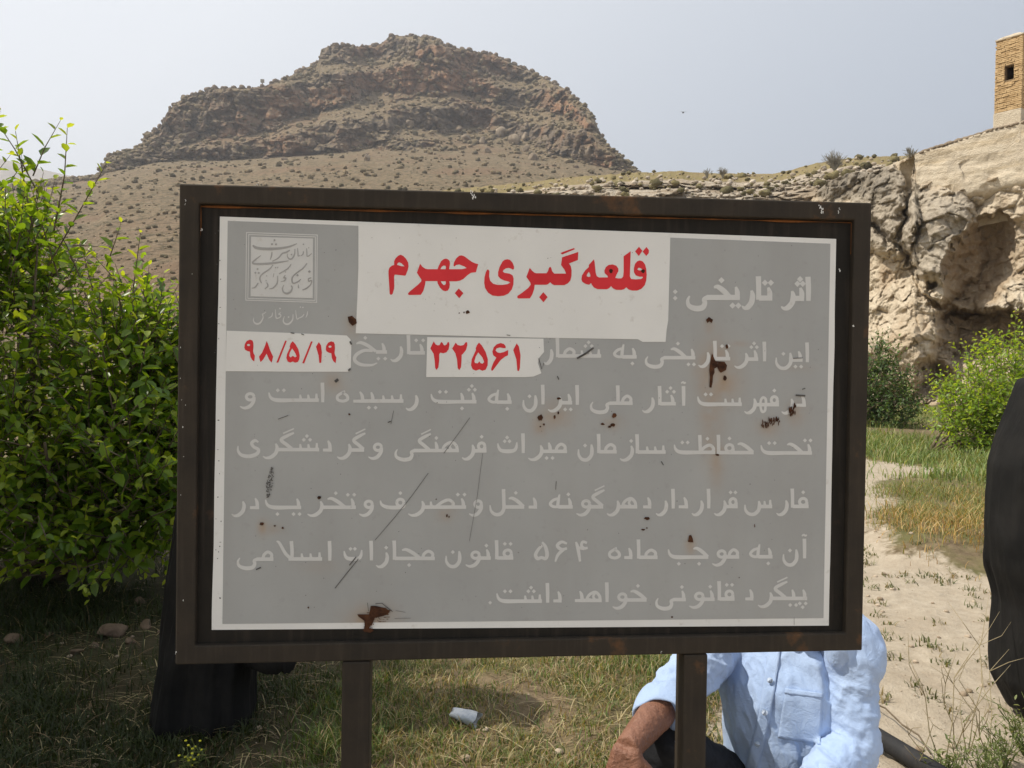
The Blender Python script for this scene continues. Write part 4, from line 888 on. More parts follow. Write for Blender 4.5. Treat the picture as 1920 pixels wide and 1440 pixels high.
# white text: a small stroke alphabet (right to left, baseline bar 0..7), each joined piece fitted to its measured extent
B_, T_ = 3.5, 3.5
def bar(w): return [[(0, 3.5, 3.5), (-w, 3.5, 3.5)]]
def dots(n, x_, y_):
    return [('d', x_, y_)] if n == 1 else [('d', x_ - 4.6, y_), ('d', x_ + 4.6, y_)] if n == 2 else [('d', x_ - 4.6, y_), ('d', x_ + 4.6, y_), ('d', x_, y_ + 7)] if n == 3 else [('d', x_ - 4.6, y_), ('d', x_ + 4.6, y_), ('d', x_, y_ - 7)]
def ring(cx, cy, rx, ry, w): return [[(cx + rx * math.cos(a_), cy + ry * math.sin(a_), w) for a_ in np.linspace(0, 6.2832, 9)]]
ABOVE = {'ت': (2, 27), 'ث': (3, 26), 'ن': (1, 27), 'ب': (1, -9), 'پ': (4, -6), 'ی': (2, -9)}
def glyph(ch, R_, L_):                                    # R_: joined on the right, L_: joined on the left -> strokes, advance
    S = []
    if ch in 'اآ':
        if R_: S = [[(0, 3.5, 3.5), (-6, 3.5, 3.5)], [(-6.5, 1, 3.4), (-6.5, 20, 3.4), (-7, 37, 3.6)]]; w = 10
        else: S = [[(-4, 0, 3.0), (-4, 18, 3.5), (-4.5, 37, 3.6)]]; w = 8
        if ch == 'آ': S = S + [[(2, 44, 1.6), (-2, 42.5, 1.8), (-6, 44.5, 1.8), (-11, 42, 1.4)]]
        return S, w
    if ch in 'بپتثنی' and L_:
        w = 15; S = bar(w) + [[(-4 if not R_ else -6, 4, 3.3), (-4.2 if not R_ else -6.5, 12, 3.3), (-6.5 if not R_ else -8.5, 20, 1.6)]]
        n, y_ = ABOVE[ch]; return S + dots(n, -7, y_), w
    if ch in 'بپتث':
        n, y_ = ABOVE[ch]; w = 42
        S = [[(0, 3.5, 3.5), (-22, 3.2, 4.0), (-32, 5, 3.4), (-37, 10, 2.6), (-39, 18, 1.2)]]
        if not R_: S = [[(-2, 20, 1.2), (-3.5, 10, 3), (-8, 4.5, 3.5), (-20, 3, 4.0), (-32, 4.5, 3.4), (-37, 10, 2.6), (-39, 18, 1.2)]]
        return S + dots(n, -21, y_ if y_ < 0 else 22), w
    if ch == 'ن':
        S = ([[(0, 3.5, 3.5), (-4, 3.5, 3.5)]] if R_ else []) + [[(-5, 17, 1.6), (-4, 8, 3.4), (-5, -3, 3.6), (-12, -11.5, 3.6), (-21, -11, 3.2), (-27, -3, 2.6), (-27.5, 8, 1.2)]]
        return S + dots(1, -16, 15), 30
    if ch in 'جحخ':
        d_ = {'ج': dots(1, -16, -9), 'ح': [], 'خ': dots(1, -14, 30)}[ch]
        if L_: return bar(30) + [[(-26, 19, 1.4), (-20, 20, 3.0), (-11, 14, 3.6), (-1, 4, 3.3)]] + d_, 30
        return [[(-26, 19, 1.4), (-20, 21, 3.0), (-10, 15, 3.4), (0, 4.5, 3)], [(-4, 6, 3), (-16, 6, 3.2), (-26, -2, 3.4), (-28, -12, 3.4), (-20, -20, 3.2), (-6, -21, 2.4), (2, -17, 1)]] + d_, 32
    if ch in 'دذ':
        return ([[(0, 3.5, 3.5), (-6, 3.5, 3.5)]] if R_ else []) + [[(-9, 21, 1.5), (-6, 14, 3.2), (-5, 5, 3.4)], [(-2, 3.2, 3.3), (-18, 3.2, 2.8)]], 20
    if ch in 'رز':
        return ([[(0, 3.5, 3.5), (-4, 3.5, 3.5)]] if R_ else []) + [[(-6, 15, 1.6), (-4, 7, 3.4), (-6, -3, 3.7), (-13, -10.5, 3.6), (-20, -12, 2.4), (-25, -9, .9)]] + (dots(1, -6, 24) if ch == 'ز' else []), 25
    if ch in 'سش':
        d_ = dots(3, -18, 22) if ch == 'ش' else []
        if L_: return bar(36) + [[(-3.5, 4, 3.2), (-3.5, 16, 1.8)], [(-15, 4, 3.2), (-16, 14, 1.7)], [(-27, 4, 3.2), (-28, 14, 1.7)]] + d_, 36
        return [[(0, 3.5, 3.5), (-24, 3.5, 3.5)], [(-3.5, 4, 3.2), (-3.5, 16, 1.8)], [(-13, 4, 3.2), (-14, 14, 1.7)], [(-24, 14, 1.7), (-23, 6, 3.4), (-25, -4, 3.6), (-33, -11, 3.6), (-42, -10, 3.2), (-48, -3, 2.6), (-49, 7, 1.2)]] + d_, 52
    if ch == 'ص':
        return bar(40) + [[(-4, 5, 3), (-3, 11, 3), (-9, 17, 3), (-18, 13, 3), (-26, 5, 2.8)], [(-33, 4, 3.2), (-34, 14, 1.7)]], 40
    if ch == 'ظ':
        return bar(30) + [[(-4, 5, 3), (-3, 11, 3), (-9, 17, 3), (-18, 13, 3), (-25, 5, 2.8)], [(-25, 4, 3.2), (-26, 36, 3.4)]] + dots(1, -13, 29), 30
    if ch in 'فق':
        d_ = dots(1 if ch == 'ف' else 2, -9, 30)
        if L_: return bar(20) + ring(-9, 12, 6, 6.5, 2.9) + [[(-3.2, 3, 3), (-3, 12, 3)]] + d_, 20
        return ring(-9, 12, 6, 6.5, 2.9) + [[(-3, 12, 3), (-4, 5, 3.5), (-14, 3, 3.8), (-30, 3.4, 3.6), (-40, 8, 2.8), (-43, 16, 1.2)]] + d_, 46
    if ch == 'گ':
        return [[(-1, 35, 1.8), (-10, 30, 3.0), (-20, 22, 3.3), (-12, 13, 3.4), (-4, 5, 3.4)], [(-1, 43, 1.3), (-17, 34, 1.5)]] + [[(0 if R_ else -3, 3.5, 3.5), (-22, 3.5, 3.5)]], 22
    if ch == 'ل':
        if L_: return bar(11) + [[(-4, 1, 3.4), (-4, 20, 3.4), (-4.5, 37, 3.6)]], 11
        return bar(4) + [[(-4.5, 37, 3.6), (-4, 15, 3.4), (-4, 0, 3.5), (-9, -9, 3.6), (-18, -10.5, 3.4), (-25, -4, 2.6), (-27, 7, 1.2)]], 29
    if ch == 'م': return bar(20) + [[(-4, 4, 3), (-3, 12, 3), (-9, 17, 3), (-15, 12, 3), (-17, 5, 3)]], 20
    if ch == 'و': return ring(-9, 9, 6, 6, 2.9) + ([[(0, 3.5, 3.5), (-6, 3.5, 3.5)]] if R_ else []) + [[(-3, 9, 3), (-4, 0, 3.4), (-10, -9, 3.6), (-18, -12, 2.8), (-25, -9, .9)]], 26
    if ch == 'ه':
        if L_ and not R_: return bar(30) + [[(-3, 5, 3), (-4, 12, 3), (-11, 19, 3), (-21, 15, 2.8), (-26, 7, 2.8), (-20, 5, 2.4)], [(-11, 19, 2.4), (-15, 11, 2.4), (-12, 5, 2.4)]], 30
        if L_: return bar(22) + [[(-5, 5, 2.6), (-6, 14, 2.6), (-11, 17, 2.6), (-15, 12, 2.4), (-16, 4, 2.4)], [(-6, 4, 2.4), (-7, -7, 2.6), (-12, -10, 2.6), (-15, -4, 2.4), (-16, 4, 2.2)]], 22
        if R_: return [[(0, 3.5, 3.5), (-8, 3.5, 3.5)], [(-6, 27, 1.6), (-8, 16, 3), (-9, 5, 3.2)], [(-9, 19, 2.6), (-16, 16, 2.8), (-21, 9, 2.8), (-16, 4, 2.8), (-8, 3.5, 2.6)]], 24
        return [[(-8, 22, 1.6), (-13, 18, 2.8), (-20, 12, 2.8), (-19, 5, 2.9), (-11, 2.6, 3), (-4, 6, 3), (-5, 13, 2.8), (-12, 19, 2.4)]], 23
    if ch == 'ی':
        if R_: return [[(0, 3.5, 3.5), (-7, 3.5, 3.5)], [(-5, 4, 3.2), (-11, .5, 3.2), (-10, -5, 3.2), (-14, -12, 3.8), (-25, -13.5, 3.8), (-35, -9, 3), (-37, -1, 2.2), (-34, 6, 1)]], 39
        return [[(-4, 17, 1.6), (-10, 20, 3), (-16, 15, 3.2), (-12, 8, 3), (-4, 3, 3.2), (-7, -5, 3.6), (-20, -9.5, 3.8), (-34, -7, 3.2), (-40, 1, 2.4), (-40, 10, 1)]], 43
    if ch == 'ﻼ': return bar(10) + [[(-5, 3, 3.4), (-5, 20, 3.4), (-6, 37, 3.6)], [(-6, 3.5, 3.2), (-14, 14, 3.2), (-22, 33, 2.8), (-26, 37, 1.4)]], 28
    if ch == '۵': return [[(-10, 33, 2), (-5, 24, 3.4), (-2.5, 10, 3.6), (-5, 2, 3.4), (-11, 4, 3), (-17, 2, 3.4), (-20, 9, 3.4), (-16, 19, 3), (-10, 27, 2.6)]], 24
    if ch == '۶': return [[(-4, 30, 2), (-12, 33, 3), (-18, 26, 3.2), (-12, 19, 3.2), (-4, 21, 2.4)], [(-8, 20, 3), (-17, 9, 3), (-21, -4, 1.6)]], 24
    if ch == '۴': return [[(-20, 33, 2), (-17, 20, 3.4), (-14, -4, 2.2)], [(-4, 31, 2.4), (-10, 33, 2.8), (-12, 26, 2.8), (-8, 21, 2.8), (-3, 22, 2.2)], [(-17, 22, 2.8), (-8, 20, 2.8)]], 24
    raise KeyError(ch)
NOJOIN = set('اآدذرزوﻼ۵۶۴')
def piece(f, txt, xl, xr, yb_, sc=1.0, wt=1.0):
    S, x_ = [], 0.0
    for i, ch in enumerate(txt):
        R_ = i > 0 and txt[i - 1] not in NOJOIN; L_ = i < len(txt) - 1 and ch not in NOJOIN
        g_, w = glyph(ch, R_, L_)
        for st in g_: S.append(('d', st[1] + x_, st[2]) if st[0] == 'd' else [(p[0] + x_, p[1], p[2]) for p in st])
        x_ -= w if not (i == len(txt) - 1) else 0
    xs = [p[0] for st in S if st[0] != 'd' for p in st]; lo, hi = min(xs) - 1.5, max(xs) + (3 if len(txt) == 1 or txt[0] in 'اآ' else 0)
    k = (xr - xl) / (hi - lo); f.k = 0
    X_ = lambda v_: xr + (v_ - hi) * k
    for st in S:
        if st[0] == 'd': f.diamond(X_(st[1]), yb_ - st[2] * sc, 3.9 * wt * (1 if sc < 1.1 else 1.05))
        else: f.stroke([(X_(p[0]), yb_ - p[1] * sc, p[2] * wt * .97) for p in st])
def line(pieces, yR, yL, sc=1.0, wt=1.0):
    f = Flat(Y1 - .0008)
    for txt, zone, a_, b_ in pieces:
        xl, xr = (980 + a_ / 2.909, 980 + b_ / 2.909) if zone == 'R' else (320 + a_ / 2.909, 320 + b_ / 2.909) if zone == 'L' else (a_, b_)
        yb_ = yL + (yR - yL) * ((xl + xr) / 2 - 460) / 1050.0; piece(f, txt, xl, xr, yb_, sc, wt)
    return f
f = line([('ا', 'R', 1548, 1575), ('ثر', 'R', 1405, 1535), ('تا', 'R', 1280, 1362), ('ر', 'R', 1192, 1262), ('یخی', 'R', 895, 1185)], 564, 552, 1.22, 1.45)
f.diamond(1266, 547, 4.6); f.diamond(1266, 559, 4.6); f.build('white_lettering', M_LETW, sign)
line([('ا', 'R', 1545, 1564), ('ین', 'R', 1378, 1527), ('ا', 'R', 1312, 1330), ('ثر', 'R', 1150, 1285), ('تا', 'R', 1042, 1132), ('ر', 'R', 955, 1022), ('یخی', 'R', 668, 942), ('به', 'R', 495, 622), ('شما', 'R', 183, 428), ('ر', 'R', 113, 165),
      ('تا', 'L', 1290, 1387), ('ر', 'L', 1195, 1268), ('یخ', 'L', 998, 1180)], 679, 659, 1, 1).build('white_lettering', M_LETW, sign)
line([('د', 'R', 1487, 1555), ('ر', 'R', 1408, 1480), ('فهر', 'R', 1205, 1398), ('ست', 'R', 950, 1195), ('آ', 'R', 862, 895), ('ثا', 'R', 740, 835), ('ر', 'R', 648, 720), ('ملی', 'R', 368, 600), ('ا', 'R', 290, 310), ('یر', 'R', 133, 270), ('ا', 'R', 103, 122), ('ن', 'R', 0, 80),
      ('به', 'L', 1730, 1860), ('ثبت', 'L', 1415, 1668), ('ر', 'L', 1278, 1352), ('سید', 'L', 990, 1270), ('ه', 'L', 905, 975), ('ا', 'L', 820, 844), ('ست', 'L', 530, 808), ('و', 'L', 372, 466)], 763, 753).build('white_lettering', M_LETW, sign)
line([('تحت', 'R', 1295, 1578), ('حفا', 'R', 1062, 1260), ('ظت', 'R', 822, 1050), ('سا', 'R', 618, 780), ('ز', 'R', 525, 608), ('ما', 'R', 408, 513), ('ن', 'R', 300, 387), ('میر', 'R', 25, 242), ('ا', 'R', -5, 15),
      ('ث', 'L', 1780, 1897), ('فر', 'L', 1585, 1723), ('هنگی', 'L', 1222, 1572), ('و', 'L', 1073, 1160), ('گر', 'L', 903, 1062), ('د', 'L', 826, 888), ('شگر', 'L', 497, 810), ('ی', 'L', 363, 488)], 853, 846).build('white_lettering', M_LETW, sign)
line([('فا', 'R', 1465, 1560), ('ر', 'R', 1380, 1450), ('س', 'R', 1208, 1370), ('قر', 'R', 1040, 1173), ('ا', 'R', 1007, 1027), ('ر', 'R', 918, 987), ('د', 'R', 846, 912), ('ا', 'R', 813, 833), ('ر', 'R', 723, 792), ('د', 'R', 653, 710), ('هر', 'R', 455, 625), ('گو', 'R', 288, 446), ('نه', 'R', 145, 273), ('د', 'R', 28, 87),
      ('خل', 'P', 917, 983), ('و', 'L', 1623, 1705), ('تصر', 'L', 1290, 1612), ('ف', 'L', 1138, 1282), ('و', 'L', 1023, 1110), ('تخر', 'L', 740, 1010), ('یب', 'L', 512, 712), ('د', 'L', 428, 492), ('ر', 'L', 328, 410)], 953, 955).build('white_lettering', M_LETW, sign)
line([('آ', 'R', 1520, 1556), ('ن', 'R', 1418, 1504), ('به', 'R', 1237, 1363), ('مو', 'R', 1028, 1181), ('جب', 'R', 790, 1013), ('ما', 'R', 625, 736), ('د', 'R', 550, 607), ('ه', 'R', 470, 536), ('۴', 'R', 285, 366), ('۶', 'R', 172, 253), ('۵', 'R', 65, 144),
      ('قا', 'L', 1772, 1869), ('نو', 'L', 1603, 1746), ('ن', 'L', 1498, 1586), ('مجا', 'L', 1213, 1441), ('ز', 'L', 1116, 1190), ('ا', 'L', 1086, 1108), ('ت', 'L', 942, 1050), ('ا', 'L', 860, 880), ('سﻼ', 'L', 572, 826), ('می', 'L', 362, 561)], 1047, 1052).build('white_lettering', M_LETW, sign)
f = line([('پیگر', 'R', 1278, 1552), ('د', 'R', 1210, 1267), ('قا', 'R', 1066, 1156), ('نو', 'R', 903, 1047), ('نی', 'R', 725, 890), ('خو', 'R', 485, 676), ('ا', 'R', 453, 471), ('هد', 'R', 280, 431), ('د', 'R', 163, 221), ('ا', 'R', 128, 149), ('شت', 'P', 930, 1016)], 1125, 1136)
f.diamond(919, 1130, 3.6); f.build('white_lettering', M_LETW, sign)

# the square calligraphic emblem and the line under it
em = lambda pts: [(450 + p[0] / 7.2, 425 + p[1] / 7.2) + tuple(q / 7.2 for q in p[2:]) for p in pts]
f = Flat(Y1 - .0007)
def outline(f, pts, w):
    n = len(pts); c_ = (sum(p[0] for p in pts) / n, sum(p[1] for p in pts) / n); inn = [(p[0] + (w if p[0] < c_[0] else -w), p[1] + (w if p[1] < c_[1] else -w)) for p in pts]
    for i in range(n): f.poly([em([pts[i], pts[(i + 1) % n], inn[(i + 1) % n], inn[i]])])
outline(f, [(82, 72), (1050, 106), (1042, 1028), (72, 998)], 13); f.k = 0; outline(f, [(112, 100), (1026, 132), (1019, 1002), (100, 974)], 12)
f.poly([em([(150, 135), (985, 160), (982, 965), (143, 940)])]); o = f.build('emblem', M_LETW, sign)
f = Flat(Y1 - .0012)
for st in ([(172, 252, 10), (215, 283, 18), (300, 298, 19), (420, 300, 18), (560, 290, 15), (680, 265, 12), (768, 228, 5)], [(432, 342, 6), (424, 395, 8), (408, 447, 4)],
           [(282, 388, 4), (205, 448, 10), (168, 488, 10), (210, 502, 13), (320, 502, 15), (480, 488, 13), (655, 460, 5)], [(672, 318, 9), (625, 345, 11), (570, 362, 9), (515, 425, 8), (435, 467, 5)],
           [(742, 300, 5), (735, 375, 8), (700, 432, 10), (660, 432, 9), (638, 395, 6), (645, 365, 3)], [(775, 288, 5), (782, 350, 7), (785, 395, 6), (810, 388, 5)], [(858, 330, 5), (850, 370, 7), (818, 396, 4)],
           [(900, 292, 5), (902, 350, 6), (908, 402, 6), (942, 384, 6), (968, 360, 4)], [(962, 690, 7), (925, 702, 7), (930, 738, 8), (965, 725, 7), (955, 780, 8), (900, 830, 9), (842, 855, 5)],
           [(903, 493, 4), (850, 562, 8), (745, 640, 8), (702, 700, 9), (715, 762, 9), (778, 745, 8), (822, 708, 5)], [(790, 782, 4), (786, 810, 6), (798, 832, 4)], [(690, 795, 8), (705, 828, 8), (682, 880, 11), (630, 902, 13), (585, 880, 10), (573, 832, 7), (592, 786, 4)],
           [(612, 655, 6), (588, 690, 8), (618, 692, 8), (600, 728, 7), (550, 742, 3)], [(692, 503, 4), (640, 570, 8), (528, 636, 7)], [(508, 662, 5), (500, 760, 8), (450, 825, 8), (398, 840, 4)],
           [(447, 515, 4), (395, 575, 8), (300, 640, 8), (266, 700, 8), (290, 762, 6)], [(246, 760, 7), (202, 818, 8), (158, 830, 4)], [(360, 752, 6), (376, 800, 8), (335, 842, 5)], [(458, 630, 4), (448, 680, 4)]):
    f.stroke(em(st))
for x_, y_, r_ in ((465, 182, 17), (432, 236, 17), (486, 238, 17), (695, 376, 13), (855, 238, 13), (936, 606, 20), (775, 656, 17), (615, 612, 9), (480, 552, 11), (508, 552, 11), (236, 572, 16), (208, 622, 16), (252, 624, 16), (360, 664, 9), (352, 726, 9)): f.diamond(*em([(x_, y_)])[0], r_ / 7.2)
f.build('calligraphy', M_LOGO, o)
f = Flat(Y1 - .0008)
for st in ([(912, 1142, 4), (905, 1190, 7), (888, 1228, 3)], [(865, 1180, 6), (838, 1215, 8), (795, 1235, 7), (770, 1248, 7), (758, 1190, 6), (752, 1128, 4)], [(716, 1180, 5), (710, 1255, 9), (662, 1310, 12), (612, 1312, 11), (583, 1272, 8), (600, 1208, 4)],
           [(550, 1160, 6), (522, 1180, 7), (552, 1192, 7), (540, 1222, 7), (492, 1236, 8), (482, 1180, 6), (478, 1118, 4)], [(440, 1160, 4), (428, 1208, 8), (382, 1236, 4)], [(352, 1150, 5), (312, 1180, 6), (300, 1178, 5), (312, 1228, 8), (272, 1298, 12), (220, 1312, 12), (184, 1278, 8), (186, 1228, 4)]):
    f.stroke(em(st))
for x_, y_, r_ in ((815, 1086, 12), (850, 1090, 12), (655, 1220, 14), (540, 1105, 14)): f.diamond(*em([(x_, y_)])[0], r_ / 7.2)
f.build('white_lettering', M_LETW, sign)

# bare rust where the paint has gone, and scratches
f = Flat(Y4)
f.poly([tr(1300, 580, 5.142, [(180, 425), (190, 440), (200, 470), (215, 500), (260, 503), (300, 505), (325, 540), (315, 585), (265, 612), (248, 592), (228, 555), (203, 572), (205, 610), (190, 640), (186, 700), (175, 755), (155, 752), (160, 650), (154, 590), (158, 540), (170, 470)])])
f.poly([[(652, 594), (660, 592), (668, 599), (669, 606), (661, 611), (654, 604)]]); f.poly([tr(1300, 580, 5.142, [(122, 100), (150, 74), (190, 100), (178, 132), (155, 115), (135, 132)])])
f.poly([[(1290, 1016), (1292, 1004), (1296, 1003), (1299, 1010), (1300, 1017)]])
for (x_, y_, rx, ry) in ((870, 586, 1.5, 1.5), (877, 585, 3.6, 4), (861, 587, 1.3, 1.3), (1146, 508, 3.6, 3.6), (1206, 508, 3.6, 3.8), (1359, 709, 3, 4.5), (1363, 650, 2.5, 4), (1330, 1, .1, .1), (1152, 779, 4.5, 4.5), (1149, 797, 5, 3.2), (1143, 800, 3, 2), (1130, 795, 3.5, 2), (1048, 747, 4, 2.2), (1013, 783, 4.5, 6), (1020, 796, 2, 2), (1013, 800, 1.5, 1.5),
                           (1040, 782, 1.7, 4), (1047, 774, 1.7, 3.2), (1213, 972, 5, 2.6), (1206, 993, 4, 1.4), (1213, 990, 2, 1), (1345, 853, 3, 2), (491, 982, 4, 3), (515, 986, 2, 1.6), (530, 990, 1.8, 2), (838, 967, 1.4, 3.5), (842, 969, 1, 2.5), (818, 936, 1.2, 1.2), (598, 933, 4, 3), (972, 1036, .8, .8), (655, 777, 2, 2), (1195, 738, 0.1, 0.1), (1415, 986, 1, 3), (1386, 1083, 1, 1), (1260, 1157, 2, 1.5), (578, 1139, 1.6, 1.8), (1449, 415, 0.1, .1)):
    f.blob(x_, y_, rx, ry, .3)
q = np.random.default_rng(5)
for _ in range(46):
    t_ = q.random(); x_ = 1428 + 34 * q.random(); f.blob(x_, 792 + 14 * (q.random() - .5) - (x_ - 1445) * .3, .7 + .5 * q.random(), 1.5 + 4 * q.random(), .3, 7)
for _ in range(22):
    x_ = 1480 + 12 * q.random(); f.blob(x_, 770 + 14 * (q.random() - .5) - (x_ - 1486) * .6, 1 + .8 * q.random(), 2 + 4 * q.random(), .3, 7)
f.poly([[(695, 1136), (704, 1136), (722, 1140), (731, 1146), (727, 1152), (715, 1156), (703, 1158), (699, 1168), (693, 1176), (690, 1183), (684, 1178), (683, 1164), (672, 1156), (670, 1152), (684, 1152), (692, 1152), (694, 1143)]])
f.blob(690, 1182, 10, 4.5, .3, 12)
for _ in range(60): f.blob(690 + 40 * q.random(), 1140 + 26 * q.random(), 1.2 + 3.5 * q.random(), .4 + .5 * q.random(), .4, 7)
for _ in range(30): f.blob(682 + 18 * q.random(), 1156 + 26 * q.random(), .5 + .8 * q.random(), 1 + 2.5 * q.random(), .4, 7)
f.build('rust_patches', M_RUST, sign)
f = Flat(Y4 - .0004)
def scratch(pts, w): f.stroke([(x_, y_, w * .8) for x_, y_ in pts], False)
scratch([(881, 783), (858, 815), (832, 850)], .55); scratch([(803, 887), (772, 930), (740, 970), (703, 1013)], .6); scratch([(672, 1048), (650, 1075), (628, 1103)], .9); scratch([(905, 850), (895, 930), (880, 1015)], .35); scratch([(540, 779), (521, 786)], .7)
scratch([(668, 1044), (655, 1060)], 1.3); scratch([(480, 1068), (489, 1064)], 1.5); scratch([(1240, 865), (1244, 872)], 1); scratch([(1042, 918), (1043, 902)], .6); scratch([(1492, 741), (1510, 742)], 2.0); scratch([(1504, 730), (1510, 728)], 1.2); scratch([(1487, 672), (1505, 671)], .8); scratch([(628, 716), (634, 711)], 3.2)
scratch([(1082, 672), (1098, 663), (1113, 652)], 2.2); scratch([(1010, 672), (1016, 692), (1020, 680)], .8); scratch([(1285, 389), (1288, 397)], .5); scratch([(1045, 705), (1048, 712)], 1); scratch([(742, 1145), (760, 1148)], .4); scratch([(740, 1160), (770, 1159)], .4); scratch([(704, 1132), (716, 1131), (730, 1142), (736, 1147)], .8); scratch([(689, 1130), (691, 1146)], .5)
scratch([(656, 640), (659, 646)], 1.8); scratch([(653, 695), (657, 691)], 2); scratch([(1489, 1158), (1489, 1172)], .4); scratch([(733, 795), (738, 770)], .5); scratch([(727, 792), (733, 790)], 1.2); scratch([(545, 624), (552, 625)], 1.2); scratch([(565, 626), (570, 628)], 1.0); scratch([(950, 388 + 240), (957, 629)], .8)
for _ in range(150):
    t_ = q.random(); cx, cy = 510 - 8 * t_, 875 + 55 * t_; wv = 2 + 11 * math.sin(math.pi * min(1, t_ * 1.0)) ** .8; a_ = cx + wv * (q.random() - .5); b_ = cy + 4 * q.random(); f.blob(a_, b_, .5 + .9 * q.random(), .4 + 1.0 * q.random(), .4, 6)
for _ in range(130): f.blob(430 + 1110 * q.random(), 440 + 710 * q.random(), .4 + .5 * q.random(), .4 + .6 * q.random(), .4, 6)
for _ in range(26): f.blob(402 + 14 * q.random(), 430 + 720 * q.random(), .6 + 1.4 * q.random(), .5 + 1.2 * q.random(), .5, 7)
f.build('scratches', M_SCR, sign)
f = Flat(-.0006)
for (x_, y_, s_) in ((884, 362, 4), (889, 371, 5), (1537, 386, 4), (1541, 396, 5), (1572, 397, 2.5), (1574, 392, 2), (348, 376, 2), (347, 383, 1.5), (378, 431, 2.5), (1574, 506, 3), (1600, 612, 2.5), (1410, 366, 2), (482, 346, 2), (330, 1224, 2.2), (1240, 1223, 1.8)):
    for k in range(5): f.blob(x_ + s_ * (q.random() - .5) * 1.2, y_ + s_ * (q.random() - .5) * 2.2, s_ * .22, s_ * .45, .4, 7)
for k in range(9): f.blob(337 + 24 * q.random(), 380 + 850 * q.random(), .4 + .5 * q.random(), .5 + 1.2 * q.random(), .4, 6)
f.build('paint_chips', M_WHITE, sign)

# ------------------------------------------------------------------ people
def solid(parts, voxel, smooth=6, extra=None):
    """union of closed lofts remeshed into one continuous surface -> verts, quads (numpy)"""
    mb = MB()
    for P, R, n in parts: mb.tube(P, R, n)
    for V, Fc in (extra or []): mb.add(V, Fc)
    me = bpy.data.meshes.new('tmp'); me.from_pydata(mb.v, [], mb.f); o = bpy.data.objects.new('tmp', me); COL.objects.link(o)
    r_ = o.modifiers.new('r', 'REMESH'); r_.mode = 'VOXEL'; r_.voxel_size = voxel
    if smooth: s_ = o.modifiers.new('s', 'SMOOTH'); s_.factor = .5; s_.iterations = smooth
    e_ = bpy.data.meshes.new_from_object(o.evaluated_get(bpy.context.evaluated_depsgraph_get()))
    V = np.zeros(len(e_.vertices) * 3); e_.vertices.foreach_get('co', V); V = V.reshape(-1, 3)
    N = np.zeros(len(e_.vertices) * 3); e_.vertices.foreach_get('normal', N); N = N.reshape(-1, 3)
    Fc = [tuple(p.vertices) for p in e_.polygons]
    bpy.data.objects.remove(o); bpy.data.meshes.remove(me); bpy.data.meshes.remove(e_)
    return V, Fc, N
def spine(pts, m=4):
    P = catmull(np.array([list(p) for p in pts], float), m); return P
def limb(pts, radii, m=5, n=16):
    P = spine(pts, m); R = np.interp(np.arange(len(P)) / m, np.arange(len(radii)), radii); return (P, [float(x_) for x_ in R], n)
def ball(c, r_, q=None):
    V = ICO3 * np.array(r_); 
    if q is not None: V = V @ np.array(q).T
    return (V + np.array(c), ICOF3)
def head_parts(c, fwd, s=1.0):
    """skull, jaw, nose, brows, lips, ears, eyelids round a head centre"""
    c = np.array(c); fw = unit(np.array(fwd, float)); rt = unit(np.cross(fw, [0, 0, 1])); up = np.cross(rt, fw); q = np.stack([rt, fw, up], 1); at_ = lambda x_, y_, z_: c + s * (rt * x_ + fw * y_ + up * z_)
    P = [ball(at_(0, -.01, .035), np.array([.076, .093, .085]) * s, q), ball(at_(0, .022, -.045), np.array([.058, .066, .070]) * s, q), ball(at_(0, .055, -.085), np.array([.030, .028, .026]) * s, q),
         ball(at_(0, .098, -.022), np.array([.017, .020, .017]) * s, q), ball(at_(0, .090, .004), np.array([.010, .014, .026]) * s, q), ball(at_(0, .082, -.060), np.array([.026, .012, .007]) * s, q), ball(at_(0, .080, -.071), np.array([.023, .012, .007]) * s, q)]
    for k in (-1, 1):
        P += [ball(at_(.030 * k, .066, .010), np.array([.022, .019, .018]) * s, q), ball(at_(.032 * k, .078, .026), np.array([.024, .012, .009]) * s, q), ball(at_(.081 * k, -.004, -.012), np.array([.010, .019, .032]) * s, q), ball(at_(.043 * k, .060, -.028), np.array([.022, .022, .018]) * s, q)]
    return P, at_
